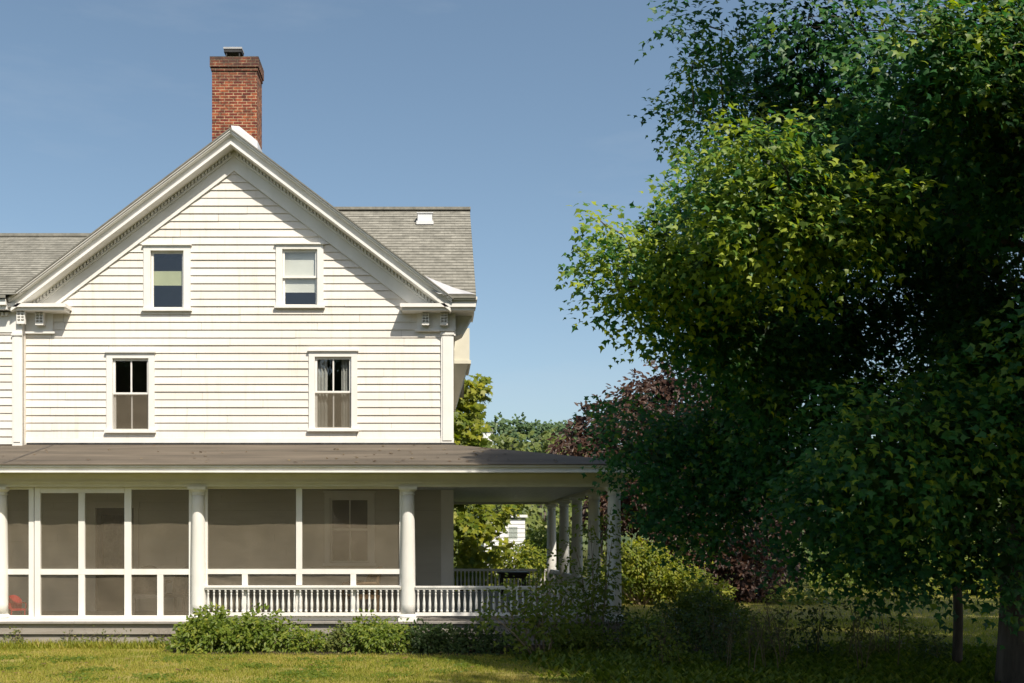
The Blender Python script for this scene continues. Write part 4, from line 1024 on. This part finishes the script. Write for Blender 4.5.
def tall_weed(px, Y, h, n, mat, label, group, leaf=.07):
    x = gx(px, Y); e = empty('tall_weed', (x, Y, 0), label, 'weed', group); b = MB(); cl = []
    for _ in range(n):
        xx, yy = x + random.gauss(0, .12), Y + random.gauss(0, .1); hh = h * random.uniform(.6, 1.05)
        for p in stem_line(b, xx, yy, hh, random.uniform(-.25, .25), .007, 3)[1:]:
            cl.append((p, (.10, .10, .12)))
    b.build('stems', M['dry_stalk'], e, smooth=True)
    leaves('foliage', mat, *sprays(cl, 300, 7, .2, leaf, .2, .6, .2), OVAL, e, (x, Y, 0))
for i in range(16):
    px = [628, 655, 672, 688, 702, 716, 730, 744, 758, 772, 790, 815, 850, 888, 912, 940][i] + random.uniform(-6, 6)
    tall_weed(px, random.uniform(15.0, 17.2), random.uniform(.45, 1.05), random.randint(3, 6), M[random.choice(['shrub', 'dull', 'weed'])], 'tall leafy weed growing in the shaded strip between the porch shrubs and the maple', 'tall weeds in the shaded strip')
for px, Y in ((25, 18.1), (62, 18.15), (110, 18.1), (150, 18.15), (168, 18.0)):
    tall_weed(px, Y, .22, 3, M['weed'], 'small weed tuft growing against the grey porch skirt boards', 'weed tufts along the porch skirt', .05)

# ---------------- far things
def far_tree(px, Y, top, wpx, mat, label, group, leaf, name='distant_tree'):
    x = gx(px, Y); zt = gz(top, Y); w = wpx * Y / F; base_z = max(0, zt - w * 1.25)
    c = (x, Y, zt - w * .45)
    cl = blob(16, c, (w * .36, w * .36, w * .32), w * .12, w * .2, inner=.6)
    return tree(name, (x, Y, base_z), [(x, Y, base_z - 3), (x, Y, base_z + w * .4), (x, Y, c[2])], [w * .04, w * .03, w * .015], cl, mat, label, group=group, dens=26 / (leaf * leaf * 9) * .3, per=8, L=leaf * 2.2, leaf=leaf, shape=CLUMP, brad=w * .012, shell=.3)
GM = 'bright trees below the far hill'
for (px, Y, top, w, lab) in [(505, 95, 428, 46, 'bright green tree top just above the porch roof, beside the lime tree'), (540, 90, 424, 56, 'broad yellow green tree top in the middle of the gap between house and purple tree'), (566, 100, 430, 44, 'green tree top half hidden by the purple tree'), (488, 105, 440, 36, 'low green tree top in front of the distant white house'), (600, 100, 432, 50, 'green tree top behind the purple tree')]:
    far_tree(px, Y, top, w, M['far_leaf'], lab, GM, .45)
GF = 'hazy trees on the far hill'
for (px, Y, top, w, lab) in [(500, 230, 417, 20, 'rounded distant tree on the hill, leftmost against the sky'), (520, 235, 418, 20, 'rounded distant tree on the hill, second from the left'), (536, 250, 422, 22, 'distant bluish tree on the hill crest in the middle of the gap'), (552, 250, 421, 20, 'distant bluish tree on the hill right of the middle'), (562, 255, 419, 18, 'pointed distant tree on the hill next to the purple tree'), (578, 260, 421, 22, 'distant tree on the hill partly behind the purple tree'), (512, 215, 428, 24, 'lower distant tree in front of the two rounded ones'), (545, 215, 430, 26, 'lower distant tree above the yellow green tree top')]:
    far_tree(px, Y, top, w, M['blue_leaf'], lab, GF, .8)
GB = 'trees closing the view behind the white shed'
for (px, Y, top, w, lab) in [(448, 60, 470, 110, 'green tree behind the house seen at the left of the open porch'), (500, 64, 470, 80, 'green tree right behind the white shed'), (545, 58, 476, 80, 'green tree behind the rear porch columns'), (600, 62, 468, 90, 'green tree behind the corner column and the purple tree')]:
    far_tree(px, Y, top, w, M['far_leaf'], lab, GB, .3, 'hedgerow_tree')
for (px, Y, top, w, lab) in [(840, 48, 500, 130, 'dark tree beyond the far lawn left of the slender trunk'), (945, 50, 490, 150, 'dark tree beyond the far lawn behind the slender trunk'), (1050, 46, 470, 150, 'dark tree beyond the far lawn at the right edge'), (740, 52, 500, 130, 'dark tree behind the lower part of the purple tree')]:
    far_tree(px, Y, top, w, M['dull'], lab, 'dark trees beyond the far lawn', .3, 'hedgerow_tree')
# distant white house
Yh = 200; hx, hz = gx(487, Yh), gz(439, Yh)
e = empty('distant_house', (hx, Yh, hz - 3), 'tiny white house on the far hill beside the lime tree', 'house')
b = MB(); b.box(hx - 1.6, hx + 1.2, Yh, Yh + 4, hz - 5, hz + 1.4); b.build('wall', M['shed_white'], e)
b = MB(); b.hexa([(hx - 1.7, Yh - .2, hz + 1.41), (hx + 1.3, Yh - .2, hz + 1.41), (hx + 1.3, Yh + 4.2, hz + 1.41), (hx - 1.7, Yh + 4.2, hz + 1.41), (hx - 1.7, Yh + 1.8, hz + 2.3), (hx + 1.3, Yh + 1.8, hz + 2.3), (hx + 1.3, Yh + 2.2, hz + 2.3), (hx - 1.7, Yh + 2.2, hz + 2.3)]); b.build('roof', M['far_roof'], e)
# white shed beyond the porch
Ys = 46; sx0, sx1 = gx(484, Ys), gx(525, Ys); sz = gz(517, Ys)
e = empty('white_shed', (sx0, Ys, 0), 'flat topped white outbuilding seen through the open side porch', 'shed')
b = MB()
for i in range(int((sz) / .2)): b.hexa([(sx0, Ys - .02, i * .2), (sx1, Ys - .02, i * .2), (sx1, Ys + 4, i * .2), (sx0, Ys + 4, i * .2), (sx0, Ys, i * .2 + .199), (sx1, Ys, i * .2 + .199), (sx1, Ys + 4, i * .2 + .199), (sx0, Ys + 4, i * .2 + .199)])
b.build('wall', M['shed_white'], e)
b = MB(); b.box(sx0 - .1, sx1 + .1, Ys - .12, Ys + 4.1, sz - .02, sz + .1); b.build('roof', M['shed_white'], e)
b = MB(); b.box(sx1 - .75, sx1 - .35, Ys - .05, Ys - .021, sz - 1.0, sz - .45); b.build('window', M['glass'], e)

# ================================================================== grass
def grass(n, xr, yr, hmin, hmax, w, avoid=None):
    x = xr[0] + (xr[1] - xr[0]) * RNG.random(n); y = yr[0] + (yr[1] - yr[0]) * RNG.random(n)
    return x, y, hmin + (hmax - hmin) * RNG.random(n) ** 1.5, np.full(n, w)
def bed_front(x): return np.interp(x, [-4.9, -4.7, -4.3, -2, 1, 4.6], [18.26, 17.4, 17.0, 16.9, 16.75, 16.25])
G = [grass(150000, (-10, 4.5), (12.8, 18.25), .025, .075, .011), grass(42000, (4, 16), (17.2, 24), .03, .10, .02), grass(40000, (2.5, 24), (22, 38), .04, .12, .03), grass(5000, (-9.6, -4), (17.7, 18.27), .06, .2, .014)]
x, y, h, w = [np.concatenate(k) for k in zip(*G)]
ok = (y < bed_front(x) + RNG.normal(size=len(x)) * .12) | (x > 4.6); 
bare = np.sin(x * 2.3 + 2 * np.sin(y * 1.7)) * np.sin(y * 3.1 + 1.3 * np.sin(x * 1.1)) + .5 * np.sin(x * 7.3 + y * 3) * np.sin(y * 8.1 - x)
ok &= RNG.random(len(x)) > np.clip((bare - .45) * 1.1, 0, .75)
x, y, h, w = x[ok], y[ok], h[ok], w[ok]
n = len(x)
BL = (np.array([(-.5, 0, 0), (.5, 0, 0), (.12, .62, .0), (0, 1, 0), (-.12, .62, 0)], float), [(0, 1, 2, 3, 4)])
pos = np.stack([x, y, np.zeros(n)], 1)
a = RNG.random(n) * 2 * np.pi
d = np.stack([np.cos(a) * .55, np.sin(a) * .55, np.ones(n) * (.5 + RNG.random(n))], 1); nr = np.stack([-np.sin(a + 1), np.cos(a + 1), np.full(n, .5)], 1)
patch = .5 + .22 * np.sin(x * 1.3 + 1.7 * np.sin(y * .9)) * np.sin(y * 1.9 + x * .4) + .15 * np.sin(x * 4.1) * np.sin(y * 5.3)
tint = np.clip(patch + RNG.normal(size=n) * .2, 0, 1)
# blades: width and height differ, so scale x of the shape through size ratio
shape = (BL[0] * np.array([.22, 1, 1]), BL[1])
go = leaves('grass', M['grass'], pos, nr, d, h, tint, shape, None, (0, 0, 0))
n = 70000  # darker cover replacing lawn, shade under the maple put into its colour
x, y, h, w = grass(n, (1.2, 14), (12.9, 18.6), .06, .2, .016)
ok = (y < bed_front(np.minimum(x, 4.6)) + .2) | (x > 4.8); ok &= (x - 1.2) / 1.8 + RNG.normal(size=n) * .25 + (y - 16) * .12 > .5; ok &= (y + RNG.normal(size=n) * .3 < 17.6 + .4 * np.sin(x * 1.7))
x, y, h = x[ok], y[ok], h[ok]; n = len(x)
a = RNG.random(n) * 2 * np.pi
d = np.stack([np.cos(a) * .8, np.sin(a) * .8, .5 + RNG.random(n)], 1); nr = np.stack([-np.cos(a) * .5, -np.sin(a) * .5, np.full(n, .8)], 1)
gc = leaves('shade_cover', M['shrub'], np.stack([x, y, np.zeros(n)], 1), nr, d, h, np.clip(.4 + RNG.normal(size=n) * .25, 0, 1), (OVAL[0] * np.array([.7, 1, 1]), OVAL[1]), None, (0, 0, 0))
prop(gc, 'low cover in place of lawn, darkened to stand in for shade under the maple', 'ground cover', kind='stuff')
prop(go, 'short sunlit lawn grass in front of the house', 'grass', kind='stuff')

# broad-leaved lawn weeds and a scatter of fallen leaves
n = 5200
k = RNG.integers(0, 60, n); wx, wy = -9.5 + 13 * RNG.random(60), 13.0 + 4 * RNG.random(60)
x, y = wx[k] + RNG.normal(size=n) * .16, wy[k] + RNG.normal(size=n) * .14
ok = y < bed_front(x) - .05; x, y = x[ok], y[ok]; n = len(x); a = RNG.random(n) * 2 * np.pi
wd = leaves('lawn_weeds', M['shrub'], np.stack([x, y, np.full(n, .012)], 1), np.tile([0, -.2, 1.0], (n, 1)) + RNG.normal(size=(n, 3)) * .2, np.stack([np.cos(a), np.sin(a), np.full(n, .45)], 1), .04 + .035 * RNG.random(n), np.clip(.35 + RNG.normal(size=n) * .2, 0, 1), OVAL, None, (0, 0, 0))
prop(wd, 'low broad leaved weeds in patches on the lawn', 'weeds', kind='stuff')
n = 170
x, y = -10 + 14 * RNG.random(n), 13 + 4.2 * RNG.random(n); z = np.full(n, .045)
t = .05 + .9 * RNG.random(n) ** 1.5; rx = -9 + 11.5 * RNG.random(n) ** .6; up = RNG.random(n) < .45
y = np.where(up, EYp + (W - .03 - EYp) * t, y); z = np.where(up, ZE + (ZWp - ZE) * t + .012, z); x = np.where(up, np.minimum(rx, .4 + 2.6 * (1 - t)), x)
a = RNG.random(n) * 2 * np.pi
M['litter'] = leaf_mat('fallen_leaf_brown', (.08, .045, .02), (.17, .105, .045), (.30, .22, .08), .15)
lt = leaves('fallen_leaves', M['litter'], np.stack([x, y, z], 1), np.tile([0, -.1, 1.0], (n, 1)) + RNG.normal(size=(n, 3)) * .15, np.stack([np.cos(a), np.sin(a), np.full(n, .1)], 1), .05 + .05 * RNG.random(n), RNG.random(n), MAPLE3, None, (0, 0, 0))
prop(lt, 'few dry leaves scattered on the lawn and the porch roof', 'fallen leaves', kind='stuff')

# ================================================================== LIGHT, WORLD, CAMERA
L = Vector((-.55, 1.0, -1.4)).normalized()
sd = bpy.data.lights.new('sun', 'SUN'); sd.energy = 4.8; sd.angle = R(.53); sd.color = (1, .915, .785)
so = bpy.data.objects.new('sun', sd); COL.objects.link(so); so.rotation_euler = L.to_track_quat('-Z', 'Y').to_euler()
wld = bpy.data.worlds.new('World'); scene.world = wld; wld.use_nodes = True
nt = wld.node_tree; bg = nt.nodes.get('Background') or nt.nodes.new('ShaderNodeBackground')
sk = nt.nodes.new('ShaderNodeTexSky'); sk.sky_type = 'NISHITA'; sk.sun_disc = False
sk.sun_elevation = math.asin(-L.z); sk.sun_rotation = math.atan2(-L.x, -L.y)
sk.air_density = 1.0; sk.dust_density = 2.0; sk.ozone_density = 1.0; sk.altitude = 100
hs = nt.nodes.new('ShaderNodeHueSaturation'); hs.inputs['Saturation'].default_value = .96; hs.inputs['Hue'].default_value = .489
nt.links.new(sk.outputs['Color'], hs.inputs['Color'])
tc = nt.nodes.new('ShaderNodeTexCoord'); mp = nt.nodes.new('ShaderNodeMapping'); mp.inputs['Scale'].default_value = (1.2, 1.2, 5)
nz = nt.nodes.new('ShaderNodeTexNoise'); nz.inputs['Scale'].default_value = 2.2; nz.inputs['Detail'].default_value = 7; nz.inputs['Roughness'].default_value = .6
rp_ = nt.nodes.new('ShaderNodeValToRGB'); rp_.color_ramp.elements[0].position = .48; rp_.color_ramp.elements[0].color = (0, 0, 0, 1); rp_.color_ramp.elements[1].position = .8; rp_.color_ramp.elements[1].color = (.22, .22, .22, 1)
mc_ = nt.nodes.new('ShaderNodeMix'); mc_.data_type = 'RGBA'; mc_.inputs['B'].default_value = (4.2, 4.6, 5.0, 1)
nt.links.new(tc.outputs['Generated'], mp.inputs['Vector']); nt.links.new(mp.outputs['Vector'], nz.inputs['Vector']); nt.links.new(nz.outputs['Fac'], rp_.inputs['Fac'])
nt.links.new(rp_.outputs['Color'], mc_.inputs['Factor']); nt.links.new(hs.outputs['Color'], mc_.inputs['A']); nt.links.new(mc_.outputs['Result'], bg.inputs['Color']); bg.inputs['Strength'].default_value = .112
cam = bpy.data.cameras.new('camera'); co = bpy.data.objects.new('camera', cam); COL.objects.link(co)
co.location = (0, 0, EYE); co.rotation_euler = (R(90), 0, 0)
cam.sensor_width = 36; cam.lens = F / 1024 * 36; cam.shift_x = (512 - CX) / 1024; cam.shift_y = (HY - 341.5) / 1024; cam.clip_end = 5000; cam.clip_start = .1
scene.camera = co
vs = scene.view_settings; vs.view_transform = 'Standard'; vs.look = 'None'; vs.exposure = .37; vs.gamma = 1; vs.use_curve_mapping = False
scene.render.engine = 'CYCLES'
cy = scene.cycles
cy.use_denoising = True; cy.max_bounces = 8; cy.diffuse_bounces = 3; cy.glossy_bounces = 3; cy.transparent_max_bounces = 12; cy.transmission_bounces = 4
cy.sample_clamp_indirect = 8
